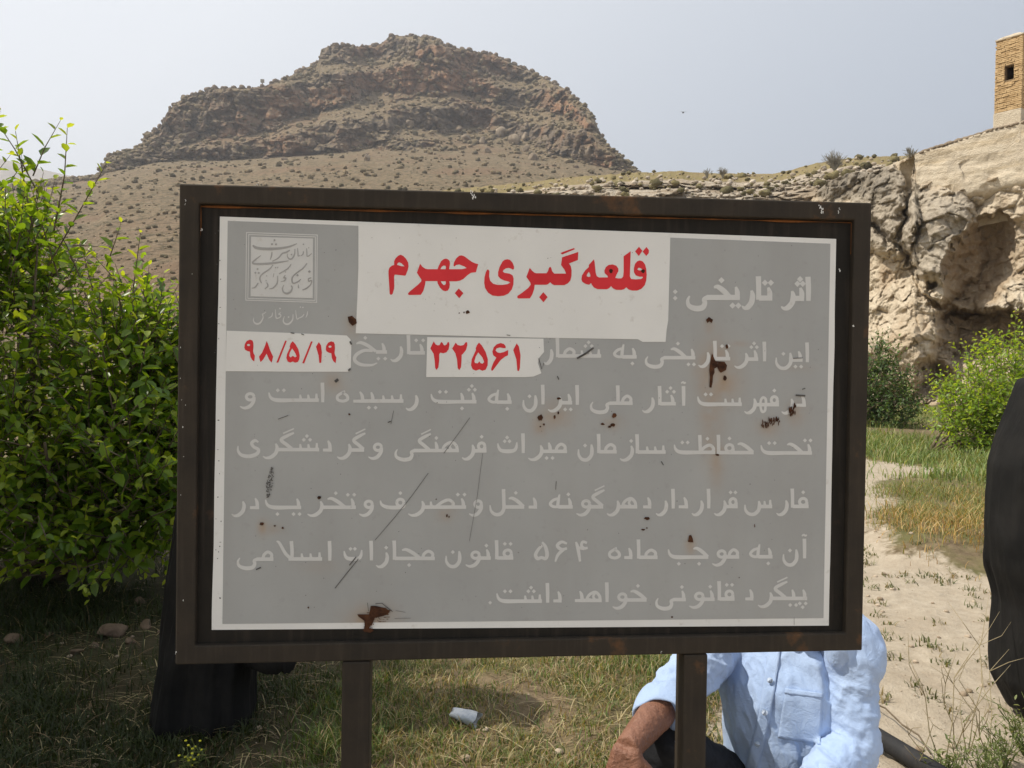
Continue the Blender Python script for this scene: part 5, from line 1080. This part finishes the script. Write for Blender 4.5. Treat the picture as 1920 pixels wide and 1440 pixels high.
def hand_parts(w, d, nrm, s=1.0, curl=.35, side=1):
    """palm, four fingers, thumb from the wrist w along d with back normal nrm"""
    w = np.array(w); d = unit(np.array(d, float)); nrm = unit(np.array(nrm, float)); nrm = unit(nrm - d * (nrm @ d)); sd = np.cross(d, nrm) * side; L = []
    L.append(([w, w + d * .03 * s, w + d * .06 * s, w + d * .092 * s], [(.026 * s, .020 * s), (.034 * s, .019 * s), (.040 * s, .017 * s), (.038 * s, .013 * s)], 14)); 
    out = [(np.array(L[0][0]), None, None)]; parts = []
    for i in range(5):                                    # palm as five rays side by side
        x_ = (-.030 + .015 * i) * s; parts.append(([w + sd * x_ * .55, w + sd * x_ * .9 + d * .045 * s, w + sd * x_ + d * .088 * s], [.016 * s, .0165 * s, .013 * s], 10))
    for i, (ln, x_) in enumerate(zip((.070, .080, .075, .058), (-.031, -.0105, .0105, .031))):
        p0 = w + d * (.086 - .004 * abs(i - 1.3)) * s + sd * x_ * s; P = [p0]; a_ = curl * (.5 + .12 * i)
        for k, f_ in enumerate((.45, .30, .25)):
            dd_ = d * math.cos(a_) - nrm * math.sin(a_) + sd * x_ * 1.2; P.append(P[-1] + unit(dd_) * ln * f_ * s); a_ += curl * (1.1 + .2 * k)
        parts.append((P, [.0098 * s, .0090 * s, .0082 * s, .0066 * s], 10))
    t0 = w + d * .022 * s - sd * .026 * s; t1 = t0 + (d * .6 - sd * .75 - nrm * .25) * .040 * s; t2 = t1 + (d * .85 - sd * .35 - nrm * .3) * .030 * s; t3 = t2 + (d * .95 - sd * .05 - nrm * .35) * .024 * s
    parts.append(([t0, t1, t2, t3], [.015 * s, .0125 * s, .0105 * s, .0075 * s], 10))
    return parts
t = NT('sun tanned skin'); v = t.coord(); n1 = t.noise(v, 18, 5, .6); n2 = t.noise(v, 160, 4, .6); n3 = t.noise(v, 70, 3, .5)
c = t.mix(t.ramp(n1, .3, .7), (.20, .09, .055), (.29, .14, .088)); c = t.mix(t.ramp(n3, .58, .72, 0, .5), c, (.36, .20, .135)); t.bump(t.math('ADD', n3, t.math('MULTIPLY', n2, .6)), 1.0, .005)
M_SKIN = t.done(c, .5, spec=.4)
M_SKIN2 = varied('pale skin', (.45, .28, .20), (.52, .34, .25), 8, .5, .2, 90, .001, .4)
t = NT('light blue cotton shirt'); v = t.coord(); n1 = t.noise(v, 5, 4, .6); w = t.noise(t.coord((1, 1, 1)), 420, 2, .5); n4 = t.noise(v, 26, 5, .65, .8)
t.bump(t.math('ADD', t.math('MULTIPLY', w, .10), n4), .55, .010); t.set(t.bsdf.inputs['Sheen Weight'], .15)
M_SHIRT = t.done(t.mix(t.ramp(n1, .3, .7), (.37, .495, .73), (.43, .55, .77)), .8, spec=.2)
M_TROUS = varied('charcoal trouser cloth', (.014, .015, .018), (.025, .026, .03), 30, .85, .4, 40, .006, .2)
M_HAIR = varied('short grey hair', (.12, .11, .10), (.30, .29, .28), 90, .8, .6, 200, .003, .3)
M_SHOE = varied('worn black leather', (.015, .014, .013), (.04, .035, .03), 20, .5, .3, 60, .002, .4)
M_BUTTON = varied('pearl blue button', (.42, .50, .62), (.55, .62, .72), 60, .3, 0)
M_EYE = varied('dark eye', (.02, .012, .008), (.03, .02, .012), 50, .15, 0)

man = empty('person', (0.74, 2.2, gz1(.74, 2.2))); MO = np.array(man.location)
tag(man, 'person squatting behind the right sign post in a light blue shirt and dark trousers', 'person')
def put(name, V, Fc, mat, parent, smooth=True): return mesh(name, V - MO, Fc, mat, parent, smooth)
SR, ER, WR_ = at(1347, 1210, 2.27), at(1268, 1294, 2.03), at(1176, 1404, 1.79)
SL, EL, WL_ = at(1594, 1202, 2.10), at(1602, 1398, 2.03), at(1488, 1520, 1.86)
PV, BL, CH, NK = at(1478, 1520, 2.33), at(1474, 1420, 2.20), at(1468, 1290, 2.19), at(1464, 1172, 2.23)
HC = at(1456, 1090, 2.17)
KR, KL = at(1252, 1402, 1.97), at(1520, 1530, 1.92); HR, HL = PV + np.array([-.10, .02, 0]), PV + np.array([.11, .02, 0])
FR, FL = np.array([.36, 2.14, .055]), np.array([.88, 2.12, .055])
hp_, hat = head_parts(HC, (-.35, -1, -.12))
parts = [limb([NK + np.array([0, .02, -.05]), NK + np.array([0, 0, .03]), HC + np.array([0, .03, -.05])], [.062, .056, .058]),
         limb([ER + np.array([.03, .04, .01]), ER, ER * .55 + WR_ * .45, WR_], [.046, .048, .043, .0295]), limb([EL, EL * .5 + WL_ * .5, WL_], [.046, .044, .030]),
         limb([SR, ER], [.04, .04]), limb([SL, EL], [.04, .04]), ([BL, CH, NK + np.array([0, .02, -.06])], [(.10, .06), (.11, .06), (.05, .05)], 20), limb([SR, CH + np.array([-.02, .01, .02])], [.03, .03]), limb([SL, CH + np.array([.02, .01, .02])], [.03, .03])]
parts += hand_parts(WR_, (-.10, -.10, -1), (-.25, -1, .1), 1.04, .28, 1) + hand_parts(WL_, (-.35, -.45, -.8), (.1, -.6, .8), 1.0, .5, -1)
V, Fc, N = solid(parts, .0048, 5, hp_)
ridge = fbm(V * np.array([70, 40, 26]), 3, 5, ridged=True); V = V + N * (.0014 * ridge)[:, None]
put('body', V, Fc, M_SKIN, man)
Vh, Fh, Nh = solid([], .006, 5, [ball(hat(0, -.022, .052), np.array([.083, .092, .078])), ball(hat(0, -.055, -.01), np.array([.074, .060, .07]))])
put('hair', Vh + Nh * (.004 * fbm(Vh * 60, 3, 3))[:, None], Fh, M_HAIR, man)
for k in (-1, 1): put('eye', ICO2 * np.array([.012, .006, .006]) + hat(.031 * k, .086, .014), ICOF2, M_EYE, man)
# shirt
tors = [PV + np.array([0, .03, .07]), BL, CH, NK + np.array([0, .01, -.075]), NK + np.array([0, .0, -.01])]
P = spine(tors, 5); kk = np.arange(len(P)) / 5
RX = np.interp(kk, range(5), [.185, .178, .176, .165, .065]); RY = np.interp(kk, range(5), [.125, .122, .118, .095, .062])
Vt, Ft = tube(P, [(a_, b_) for a_, b_ in zip(RX, RY)], 28); Vt = np.array([tuple(v_) for v_ in Vt]); ca, sa = math.cos(math.radians(-24)), math.sin(math.radians(-24))
ctr = np.repeat(np.array(P)[:, :2], 28, 0); rel = Vt[:, :2] - ctr; Vt[:, :2] = ctr + np.stack([rel[:, 0] * ca - rel[:, 1] * sa, rel[:, 0] * sa + rel[:, 1] * ca], 1)   # he is turned a little to his right
parts = [limb([SR + np.array([.07, 0, .0]), SR, (SR + ER) / 2, ER + np.array([.01, .015, 0]), ER * .68 + WR_ * .32], [.074, .078, .066, .060, .054]),
         limb([SL + np.array([-.07, 0, .0]), SL, (SL + EL) / 2, EL], [.076, .076, .064, .060]), limb([EL + np.array([0, .01, .03]), EL + np.array([-.01, 0, -.01]), EL * .55 + WL_ * .45, EL * .36 + WL_ * .64], [.060, .062, .056, .050])]
V, Fc, N = solid(parts, .0044, 10, [(Vt, Ft)])
def axdist(V, A, B):
    d = B - A; t_ = np.clip(((V - A) @ d) / (d @ d), 0, 1); return np.linalg.norm(V - A - t_[:, None] * d, axis=1), t_
dr, tr_ = axdist(V, SR, ER); dl, tl_ = axdist(V, SL, EL); df, tf_ = axdist(V, EL, WL_)
arm = np.maximum.reduce([sstep(.11, .075, dr) * sstep(.1, .35, tr_), sstep(.10, .07, dl) * sstep(.15, .4, tl_), sstep(.10, .06, df)])
q1 = np.stack([V[:, 0] * 15 + V[:, 2] * 5, V[:, 1] * 8, V[:, 2] * 3.2 - V[:, 0] * 1.5], -1)
cre = lambda q_, sd: np.clip(1 - 3.2 * np.abs(vnoise(q_, sd)), 0, 1)
tor = .012 * cre(q1 * .75, 25) + .015 * fbm(q1 * .8, 3, 15, .5, True) + .006 * fbm(q1 * 2.1, 2, 18, .5, True)
q2 = np.stack([V[:, 0] * 9, V[:, 1] * 9, V[:, 2] * 19 + V[:, 0] * 9], -1); slv = .006 * cre(q2 * .8, 26) + .003 * cre(q2 * 1.7 + 3, 27) + .007 * fbm(q2, 3, 16, .5, True) + .004 * fbm(V * 45, 2, 17)
VS = V + N * (tor * (1 - arm) + slv * arm)[:, None]
shirt = put('shirt', VS, Fc, M_SHIRT, man)
bvh = BVHTree.FromPolygons([tuple(p) for p in VS], Fc)
def onshirt(px, py, off=.003):
    d = ray(px, py); h = bvh.ray_cast(Vector(CAM + d * 1.72 / d[1]), Vector(unit(d)))
    if h[0] is None: h = (Vector(at(px, py, 2.05)), Vector(-unit(d)), 0, 0)
    return np.array(h[0]) - unit(d) * off, np.array(h[1])
def patch(name, quad, nx, ny, off, mat=M_SHIRT):
    a_, b_, c_, d_ = [np.array(p, float) for p in quad]; G = []
    for j in range(ny):
        for i in range(nx):
            s_, t_ = i / (nx - 1), j / (ny - 1); p = (a_ * (1 - s_) + b_ * s_) * (1 - t_) + (d_ * (1 - s_) + c_ * s_) * t_; G.append(onshirt(p[0], p[1], off)[0])
    G = np.array(G).reshape(ny, nx, 3)
    for _ in range(3): G[1:-1, 1:-1] = (G[:-2, 1:-1] + G[2:, 1:-1] + G[1:-1, :-2] + G[1:-1, 2:] + 4 * G[1:-1, 1:-1]) / 8
    o = put(name, G.reshape(-1, 3), grid_faces(ny, nx), mat, shirt); m_ = o.modifiers.new('thickness', 'SOLIDIFY'); m_.thickness = .0015; m_.offset = -1; return o
def strip(name, pts, w, off):
    P = catmull(np.array(pts, float), 8); G = []
    for p in P: G.append([onshirt(p[0] - w / 2 + w * k / 5, p[1], off)[0] for k in range(6)])
    G = np.array(G); G[1:-1] = (G[:-2] + G[2:] + 2 * G[1:-1]) / 4
    o = put(name, G.reshape(-1, 3), grid_faces(len(P), 6), M_SHIRT, shirt); m_ = o.modifiers.new('thickness', 'SOLIDIFY'); m_.thickness = .002; m_.offset = -1
strip('placket', [(1456, 1180), (1450, 1235), (1443, 1280), (1434, 1340), (1420, 1398), (1408, 1445), (1400, 1490)], 23, .004)
patch('pocket', [(1473, 1290), (1543, 1300), (1538, 1396), (1458, 1384)], 16, 18, .003)
patch('pocket_hem', [(1472, 1290), (1544, 1300), (1543, 1309), (1471, 1300)], 16, 4, .0048)
for bx, by in ((1444, 1276), (1434, 1336), (1420, 1396)):
    p, n_ = onshirt(bx, by, .012); n_ = -unit(ray(bx, by)) * .8 + np.array([-.2, 0, .1]); n_ = Vector(unit(n_)); P = [Vector(p) - n_ * .0015, Vector(p) + n_ * .001, Vector(p) + n_ * .0018, Vector(p) + n_ * .0012]
    Vb, Fb = tube(P, [.0075, .0080, .0062, .0045], 16); put('button', np.array([tuple(x_) for x_ in Vb]), Fb, M_BUTTON, shirt, False)
def cuff(c0, c1, r0, r1, seed):
    c0, c1 = np.array(c0), np.array(c1); ax = unit(c1 - c0); a_ = unit(np.cross(ax, [0, 0, 1])); b_ = np.cross(a_, ax); V = []; n = 40
    prof = [(0.0, r0 - .006), (.0, r0 + .004), (.35, r0 * .5 + r1 * .5 + .007), (.75, r1 + .004), (1.0, r1), (1.02, r1 - .005), (.9, r1 - .010), (.3, r0 - .014)]
    for s_, r_ in prof:
        for k in range(n):
            w_ = 6.28319 * k / n; f_ = r_ * (1 + .06 * math.sin(3 * w_ + seed) + .03 * math.sin(7 * w_ + 2 * seed + s_ * 3)); V.append(c0 + (c1 - c0) * (s_ + .10 * math.sin(w_ * 2 + seed) * s_) + (a_ * math.cos(w_) + b_ * math.sin(w_)) * f_)
    put('cuff', np.array(V), grid_faces(len(prof), n, True), M_SHIRT, shirt).modifiers.new('smooth', 'SUBSURF').render_levels = 1
cuff(ER * .80 + WR_ * .20, ER * .50 + WR_ * .50 + np.array([.016, 0, -.010]), .062, .066, 1.0)
cuff(EL * .52 + WL_ * .48, EL * .30 + WL_ * .70, .050, .050, 2.2)
# trousers and shoes
parts = [limb([HR, HR * .5 + KR * .5, KR], [.105, .090, .068]), limb([KR + np.array([.01, .03, .02]), KR, KR * .45 + FR * .55 + np.array([0, .03, 0]), FR + np.array([0, .03, .06])], [.060, .067, .062, .055]),
         limb([HL, HL * .5 + KL * .5, KL], [.105, .090, .068]), limb([KL + np.array([0, .03, .02]), KL, KL * .45 + FL * .55 + np.array([0, .03, 0]), FL + np.array([0, .03, .06])], [.060, .067, .062, .055]), limb([HR, PV, HL], [.11, .125, .11])]
V, Fc, N = solid(parts, .007, 6); V = V + N * (.007 * fbm(V * np.array([14, 14, 26]), 3, 44, .5, True))[:, None]; put('trousers', V, Fc, M_TROUS, man)
for f_ in (FR, FL):
    z0 = gz1(f_[0], f_[1]); p = np.array([f_[0], f_[1], z0]); V, Fc, N = solid([([p + np.array([0, .07, .045]), p + np.array([0, .02, .05]), p + np.array([-.01, -.08, .04]), p + np.array([-.02, -.15, .028])], [(.038, .040), (.042, .046), (.046, .036), (.036, .024)], 16)], .006, 4); put('shoe', V, Fc, M_SHOE, man)

# --- two women in black chadors
t = NT('black chador cloth'); v = t.coord(); n1 = t.noise(v, 6, 5, .6); t.bump(t.noise(t.coord((1, 1, .35)), 9, 4, .55, 1.0), .6, .02); M_CHAD = t.done(t.mix(t.ramp(n1, .3, .7), (.010, .010, .010), (.021, .020, .019)), .85, spec=.12)
M_CHAD2 = varied('black cloth with green cast', (.012, .018, .016), (.02, .028, .024), 9, .8, .3, 40, .005, .2)
def cloak(rings, seed, nseg=132, nrow=100, amp=1.0):
    Rg = np.array(rings, float); zz = np.linspace(Rg[0, 0], Rg[-1, 0], nrow); V = []
    th_ = np.arange(nseg) * 2 * math.pi / nseg; h0 = Rg[-1, 0]
    for z in zz:
        cx, cy, rx, ry = [np.interp(z, Rg[:, 0], Rg[:, k]) for k in (1, 2, 3, 4)]; lo = np.clip((1.45 - z) / 1.2, 0, 1) ** .7
        q = np.stack([np.cos(th_) * 2.6, np.sin(th_) * 2.6, np.full(nseg, z * .55)], -1); q2 = np.stack([np.cos(th_) * 1.2, np.sin(th_) * 1.2, np.full(nseg, z * 2.6)], -1)
        f_ = 1 + amp * (.17 * lo * fbm(q * 1.25, 4, seed, .5, True) + .06 * fbm(q2, 2, seed + 3, .5, True) + .05 * lo * np.clip(1 - 2.6 * np.abs(vnoise(q * 2.4 + z * .2, seed + 5)), 0, 1)); V.append(np.stack([cx + rx * f_ * np.cos(th_), cy + ry * f_ * np.sin(th_), np.full(nseg, z) + (.02 * fbm(q, 2, seed + 9) if z < .3 else 0)], -1))
    V = np.array(V); top = V[-1].mean(0) + np.array([0, 0, .012]); n = V.shape[0] * nseg
    Fc = [tuple(f) for f in grid_faces(nrow, nseg, True)] + [((nrow - 1) * nseg + k, (nrow - 1) * nseg + (k + 1) % nseg, n) for k in range(nseg)]
    return np.vstack([V.reshape(-1, 3), top]), Fc
def woman(loc_, label, rings, face, headc, seed, feet, amp=1.0):
    r_ = empty('person', loc_); tag(r_, label, 'person'); o_ = np.array(loc_)
    V, Fc = cloak(rings, seed, amp=amp); mesh('chador', V - o_, Fc, M_CHAD, r_, True)
    hp2, hat2 = head_parts(headc, face, .96); z0 = loc_[2]
    pr = [limb([np.array(headc) + np.array([0, .03, -.05]), np.array(headc) + np.array([0, .03, -.2]), [headc[0], loc_[1], 1.1], [loc_[0], loc_[1], .8]], [.05, .05, .08, .09])]
    for fx, fy in feet: pr += [limb([[loc_[0] + fx * .3, loc_[1], .8], [fx * .6 + loc_[0], loc_[1] + .02, .45], [loc_[0] + fx, loc_[1] + fy + .05, .09], [loc_[0] + fx, loc_[1] + fy - .06, z0 + .035]], [.09, .06, .038, .032])]
    V, Fc, N = solid(pr, .0055, 6, hp2); mesh('body', V - o_, Fc, M_SKIN2, r_, True)
    for k in (-1, 1): mesh('eye', ICO2 * np.array([.011, .006, .0055]) + hat2(.031 * k, .083, .013) - o_, ICOF2, M_EYE, r_, True)
    for fx, fy in feet:
        V, Fc, N = solid([([np.array([loc_[0] + fx, loc_[1] + fy + .06, z0 + .03]), np.array([loc_[0] + fx, loc_[1] + fy, z0 + .03]), np.array([loc_[0] + fx, loc_[1] + fy - .13, z0 + .022])], [(.034, .028), (.040, .030), (.032, .02)], 14)], .006, 3); mesh('shoe', V - o_, Fc, M_SHOE, r_, True)
    return r_
YW2 = 3.15
def ex_(px, py): p = at(px, py, YW2); return p[0], p[2]
edge = [ex_(*p) for p in [(1906, 1338), (1900, 1326), (1872, 1275), (1866, 1200), (1866, 1130), (1856, 1062), (1851, 1000), (1850, 940), (1853, 872), (1866, 830), (1882, 796), (1905, 748), (1922, 712)]]
rg = []
for x_, z_ in edge:
    c_ = 2.36 + .03 * math.sin(z_ * 3); rg.append((z_, c_, YW2, (c_ - x_) * (.86 if z_ < .62 else .90), .27 + .03 * math.sin(z_ * 4)))
rg += [(1.44, 2.36, YW2, .16, .15), (1.50, 2.37, YW2 + .01, .125, .13), (1.60, 2.37, YW2 + .01, .118, .135), (1.655, 2.37, YW2 + .01, .10, .115), (1.69, 2.37, YW2 + .01, .05, .06)]
wr_ = woman((2.36, YW2, gz1(2.36, YW2)), 'person wrapped in a long black chador standing on the path at the right edge', rg, (-.6, -1, 0), (2.335, YW2 - .062, 1.565), 31, [(-.16, .0), (.12, .05)], .6)
YL2 = 3.08
def el_(px, py): p = at(px, py, YL2); return p[0], p[2]
rg = []
for pl_, pr_, py in ((291, 478, 1372), (288, 480, 1350), (284, 479, 1325), (292, 478, 1285), (300, 480, 1240), (313, 490, 1140), (327, 500, 1040), (340, 520, 940), (348, 530, 850), (352, 530, 780), (362, 522, 740)):
    a_, z_ = el_(pl_, py); b_, _ = el_(pr_, py); rg.append((z_, (a_ + b_) / 2, YL2, (b_ - a_) / 2 * .88, .2))
rg += [(1.38, -1.12, YL2, .13, .13), (1.45, -1.12, YL2, .115, .13), (1.55, -1.12, YL2, .11, .13), (1.60, -1.12, YL2, .09, .11), (1.635, -1.12, YL2, .04, .05)]
rg.sort()
wl_ = woman((-1.22, YL2, gz1(-1.22, YL2)), 'person in a black chador standing in the shade behind the left end of the sign', rg, (.5, -1, 0), (-1.10, YL2 - .06, 1.515), 41, [(-.08, .06), (.08, .06)])
a_, z_ = el_(500, 1238); b_, _ = el_(555, 1238); c_ = (a_ + b_) / 2
V, Fc = cloak([(z_, c_ + .01, YL2 - .1, .055, .04), (z_ + .02, c_ - .015, YL2 - .1, .085, .06), (z_ + .12, c_ - .03, YL2 - .1, .09, .07), (z_ + .5, c_ - .1, YL2 - .08, .10, .09), (1.2, c_ - .16, YL2 - .05, .06, .06)], 55, 60, 40)
mesh('chador_sleeve', V - np.array(wl_.location), Fc, M_CHAD, wl_, True)

# ------------------------------------------------------------------ small things on the ground
t = NT('crumpled plastic'); v = t.coord(); n1 = t.noise(v, 22, 4, .6); c = t.mix(t.ramp(n1, .4, .6), (.62, .63, .64), (.42, .46, .52)); t.bump(t.noise(v, 40, 4, .6), .8, .006); M_LITTER = t.done(c, .35, spec=.5)
p = gnd(871, 1370); V = []
for i_, (h_, r_) in enumerate([(-.052, .0), (-.052, .019), (-.045, .0215), (-.025, .0225), (-.005, .024), (.015, .0255), (.035, .027), (.052, .028), (.054, .0295), (.052, .0275), (.03, .024), (-.04, .019)]):
    for k in range(22):
        w_ = k * 2 * math.pi / 22; q_ = np.array([math.cos(w_), math.sin(w_), h_ * 22]); f_ = 1 + .30 * float(fbm(q_[None] * 1.1, 2, 5)[0]) + .12 * float(fbm(q_[None] * 2.6, 2, 6)[0])
        V.append((h_ + .006 * math.cos(3 * w_), r_ * f_ * 1.25 * math.cos(w_), r_ * f_ * .8 * math.sin(w_)))
lit = mesh('plastic_cup', np.array(V), grid_faces(12, 22, True), M_LITTER); lit.location = (p[0], p[1], gz1(p[0], p[1]) + .032); lit.rotation_euler = (.2, .12, -.42)
tag(lit, 'crumpled white plastic cup lying in the grass between the two sign posts', 'cup')
bt = lit
M_STONE = varied('reddish field stone', (.12, .085, .06), (.21, .15, .105), 14, .95, .8, 30, .01, .15)
for i, (px, py, s_) in enumerate([(212, 1192, 36), (272, 1178, 22), (145, 1222, 17), (25, 1203, 24), (178, 1212, 12), (245, 1205, 16), (300, 1190, 12), (90, 1190, 12), (262, 1135, 20)]):
    p = gnd(px, py); sz = s_ * .72 / F * p[1]; tag(rock('stone', (p[0], p[1], gz1(p[0], p[1]) + sz * .3), sz, M_STONE, 300 + i, (1.1, .9, .75), cut=.5), 'rough brown stone half sunk in the shaded grass left of the sign', 'stone', 'stones in the shade of the orange bush')
pa, pb = gnd(1590, 1362), gnd(1800, 1490); pz = .045
mb = MB(); d_ = unit(pb - pa); a_, b_ = pa - d_ * .5, pb + d_ * .2
mb.tube([a_ + np.array([0, 0, gz1(a_[0], a_[1]) + pz]), b_ + np.array([0, 0, gz1(b_[0], b_[1]) + pz])], .034, 20)
M_PIPE = metal('black iron', (.018, .018, .019), (.035, .035, .036), (.06, .04, .03), .33)
mb2 = MB(); mb.build('iron_pipe', M_PIPE, None, True); pip = bpy.data.objects['iron_pipe']; tag(pip, 'black iron pipe lying on the sandy ground beside the squatting person', 'pipe')
cb = MB(); pts = [gnd(1632, 1322), gnd(1660, 1338), gnd(1692, 1362), gnd(1722, 1392), gnd(1745, 1418)]; cb.tube([np.array([q_[0], q_[1], gz1(q_[0], q_[1]) + .03 + .02 * (i % 2)]) for i, q_ in enumerate(pts)], .0035, 6)
tag(cb.build('dry_branch', M_BARK, None, True), 'thin dark branch lying on the sand above the iron pipe', 'branch')
# tall dry weeds standing at the lower right
def weed(name, px, py, hs, label, cat, group, leafy, cstem, seed):
    r_ = np.random.default_rng(seed); p = gnd(px, py); root = empty(name, (p[0], p[1], gz1(p[0], p[1]))); tag(root, label, cat, group); mb = MB(); LP, LD = [], []
    for h in hs:
        d = np.array([r_.normal() * .35, r_.normal() * .3, 1]); d = unit(d); P = [d * h * s_ + np.array([r_.normal(), r_.normal(), 0]) * .012 * s_ * 3 for s_ in np.linspace(0, 1, 5)]; P[0] = P[0] - np.array([0, 0, .02]); mb.tube(P, [.0022, .002, .0017, .0013, .0006], 5)
        for k in range(r_.integers(1, 5)):
            s_ = P[r_.integers(1, 4)]; e_ = s_ + unit(d + r_.normal(size=3) * .8) * h * .35; mb.tube([s_, (s_ + e_) / 2 + r_.normal(size=3) * .01, e_], [.0015, .0012, .0005], 4); LP.append(e_); LD.append(r_.normal(size=3) + [0, 0, .5])
        for s_ in (np.linspace(.1, 1, leafy) if leafy else []): LP.append(d * h * s_ + r_.normal(size=3) * .015); LD.append(r_.normal(size=3) + [0, 0, .3])
    mb.build('stalks', cstem, root, True)
    if leafy > 2:
        LP, LD = np.array(LP), np.array(LD); n = len(LP); V, Fc, C = leaves(LP, LD, np.tile([0, 0, 1.], (n, 1)) + .1, (.012 + .018 * r_.random(n)), .005 + .005 * r_.random(n), np.array([.10, .14, .035]) + r_.random((n, 1)) * np.array([.12, .1, .05])); mesh('weed_leaves', V, Fc, M_LEAF2, root, col=C)
    return root
M_STALK = varied('dry stalk', (.26, .21, .12), (.40, .33, .2), 30, .9, 0); M_STALKG = varied('green stalk', (.10, .14, .04), (.16, .19, .06), 30, .8, 0)
for i, (px, py, k, h) in enumerate([(1770, 1428, 2, .58), (1815, 1400, 3, .5), (1730, 1440, 2, .32), (1860, 1420, 2, .4), (1790, 1392, 2, .35)]):
    weed('dry_weed', px, py, [h * (.6 + .6 * random.random()) for _ in range(k)], 'thin dry branching weed stalks standing at the lower right of the path', 'weed', 'dry weeds at the lower right', 0, M_STALK, 60 + i)
for i, (px, py, h) in enumerate([(1885, 1432, .16), (1840, 1450, .13), (1925, 1410, .2), (1780, 1455, .12), (1960, 1440, .2)]):
    weed('green_weed', px, py, [h * (.6 + .7 * random.random()) for _ in range(14)], 'low leafy green weed clump at the lower right corner', 'weed', 'green weeds at the lower right', 6, M_STALKG, 80 + i)
M_YEL = varied('yellow petals', (.62, .60, .03), (.72, .66, .05), 30, .6, 0)
fl = weed('wildflower', 356, 1450, [.10, .085, .07, .05, .06], 'small yellow flowering plant in the shaded grass at the lower left', 'flower', None, 6, M_STALKG, 95)
V = []; Fc = []
for i in range(16):
    c_ = np.array([random.gauss(0, .018), random.gauss(0, .018), .075 + random.gauss(0, .02)]); Fc.append(ICOF1 + i * len(ICO1)); V.append(ICO1 * np.array([.0055, .0055, .0035]) + c_)
mesh('blossoms', np.concatenate(V), np.concatenate(Fc), M_YEL, fl)
# dry bushes on the ridge skyline
def twiggy(px, py, Y, h, label, seed, n=60):
    r_ = np.random.default_rng(seed); p = at(px, py, Y); root = empty('dry_bush', p); tag(root, label, 'bush'); mb = MB()
    for i in range(n):
        d = unit(np.array([r_.normal() * .55, r_.normal() * .4, 1])); l_ = h * (.45 + .55 * r_.random()); P = [d * l_ * s_ + np.array([r_.normal(), 0, r_.normal()]) * .05 * l_ * s_ for s_ in (0, .4, .7, 1)]; P[0] = np.array([0, 0, -.25]); mb.tube(P, [.022, .02, .016, .008], 4)
        for k in range(3):
            s_ = P[r_.integers(1, 3)]; mb.tube([s_, s_ + unit(d + r_.normal(size=3) * .6) * l_ * .4], [.014, .006], 3)
    mb.build('twigs', M_TWIG, root)
M_TWIG = varied('grey dry twigs', (.17, .155, .125), (.28, .26, .2), 3, .95, 0)
twiggy(1565, 316, 60, 1.4, 'tall grey leafless bush on the grassy rise near the cliff', 1, 90); twiggy(1355, 330, 62, .75, 'low grey twiggy bush on the flat middle of the ridge skyline', 2, 50); twiggy(1326, 329, 62, .6, 'sparse thin twiggy bush left of another on the ridge skyline', 3, 18); twiggy(1709, 300, 31, .55, 'small spiky bush against the upper left corner of the old wall', 4, 30)
# pole far away on the mountain shoulder, a bird in the sky
p = at(492, 166, 395); mb = MB(); mb.tube([p - np.array([0, 0, 6]), p + np.array([0, 0, 3.6])], .30, 8); mb.box(tuple(p + np.array([-.9, -.5, 3.0])), tuple(p + np.array([.8, .5, 4.6])))
tag(mb.build('post', M_TWIG), 'tiny pole with a box on top far away on the left shoulder of the mountain', 'pole')
p = at(1281, 211, 60); V = np.concatenate([ICO2 * np.array([.06, .13, .05]), np.array([[0, .05, .02], [-.16, .02, .07], [-.30, -.04, .03], [-.15, -.06, .06], [.16, .02, .07], [.30, -.04, .03], [.15, -.06, .06], [0, -.06, .02]])])
n0 = len(ICO2); tag(mesh('bird', V + p, [tuple(f) for f in ICOF2] + [(n0, n0 + 1, n0 + 3, n0 + 7), (n0 + 1, n0 + 2, n0 + 3), (n0, n0 + 7, n0 + 6, n0 + 4), (n0 + 4, n0 + 6, n0 + 5)], M_SHOE), 'tiny dark bird flying in the open sky right of the mountain', 'bird')

# ------------------------------------------------------------------ dusty air
mb = MB(); mb.box((-1700, -60, -1.3), (2600, 2150, 420)); hz = mb.build('haze'); hz['kind'] = 'stuff'
t = NT('dusty air'); t.n.remove(t.bsdf)
pv = t.node('ShaderNodeVolumePrincipled', {'Color': (.93, .95, 1.0), 'Density': 0.00045, 'Anisotropy': 0.3}); t.t.links.new(pv.outputs[0], t.out.inputs['Volume']); hz.data.materials.append(t.m)
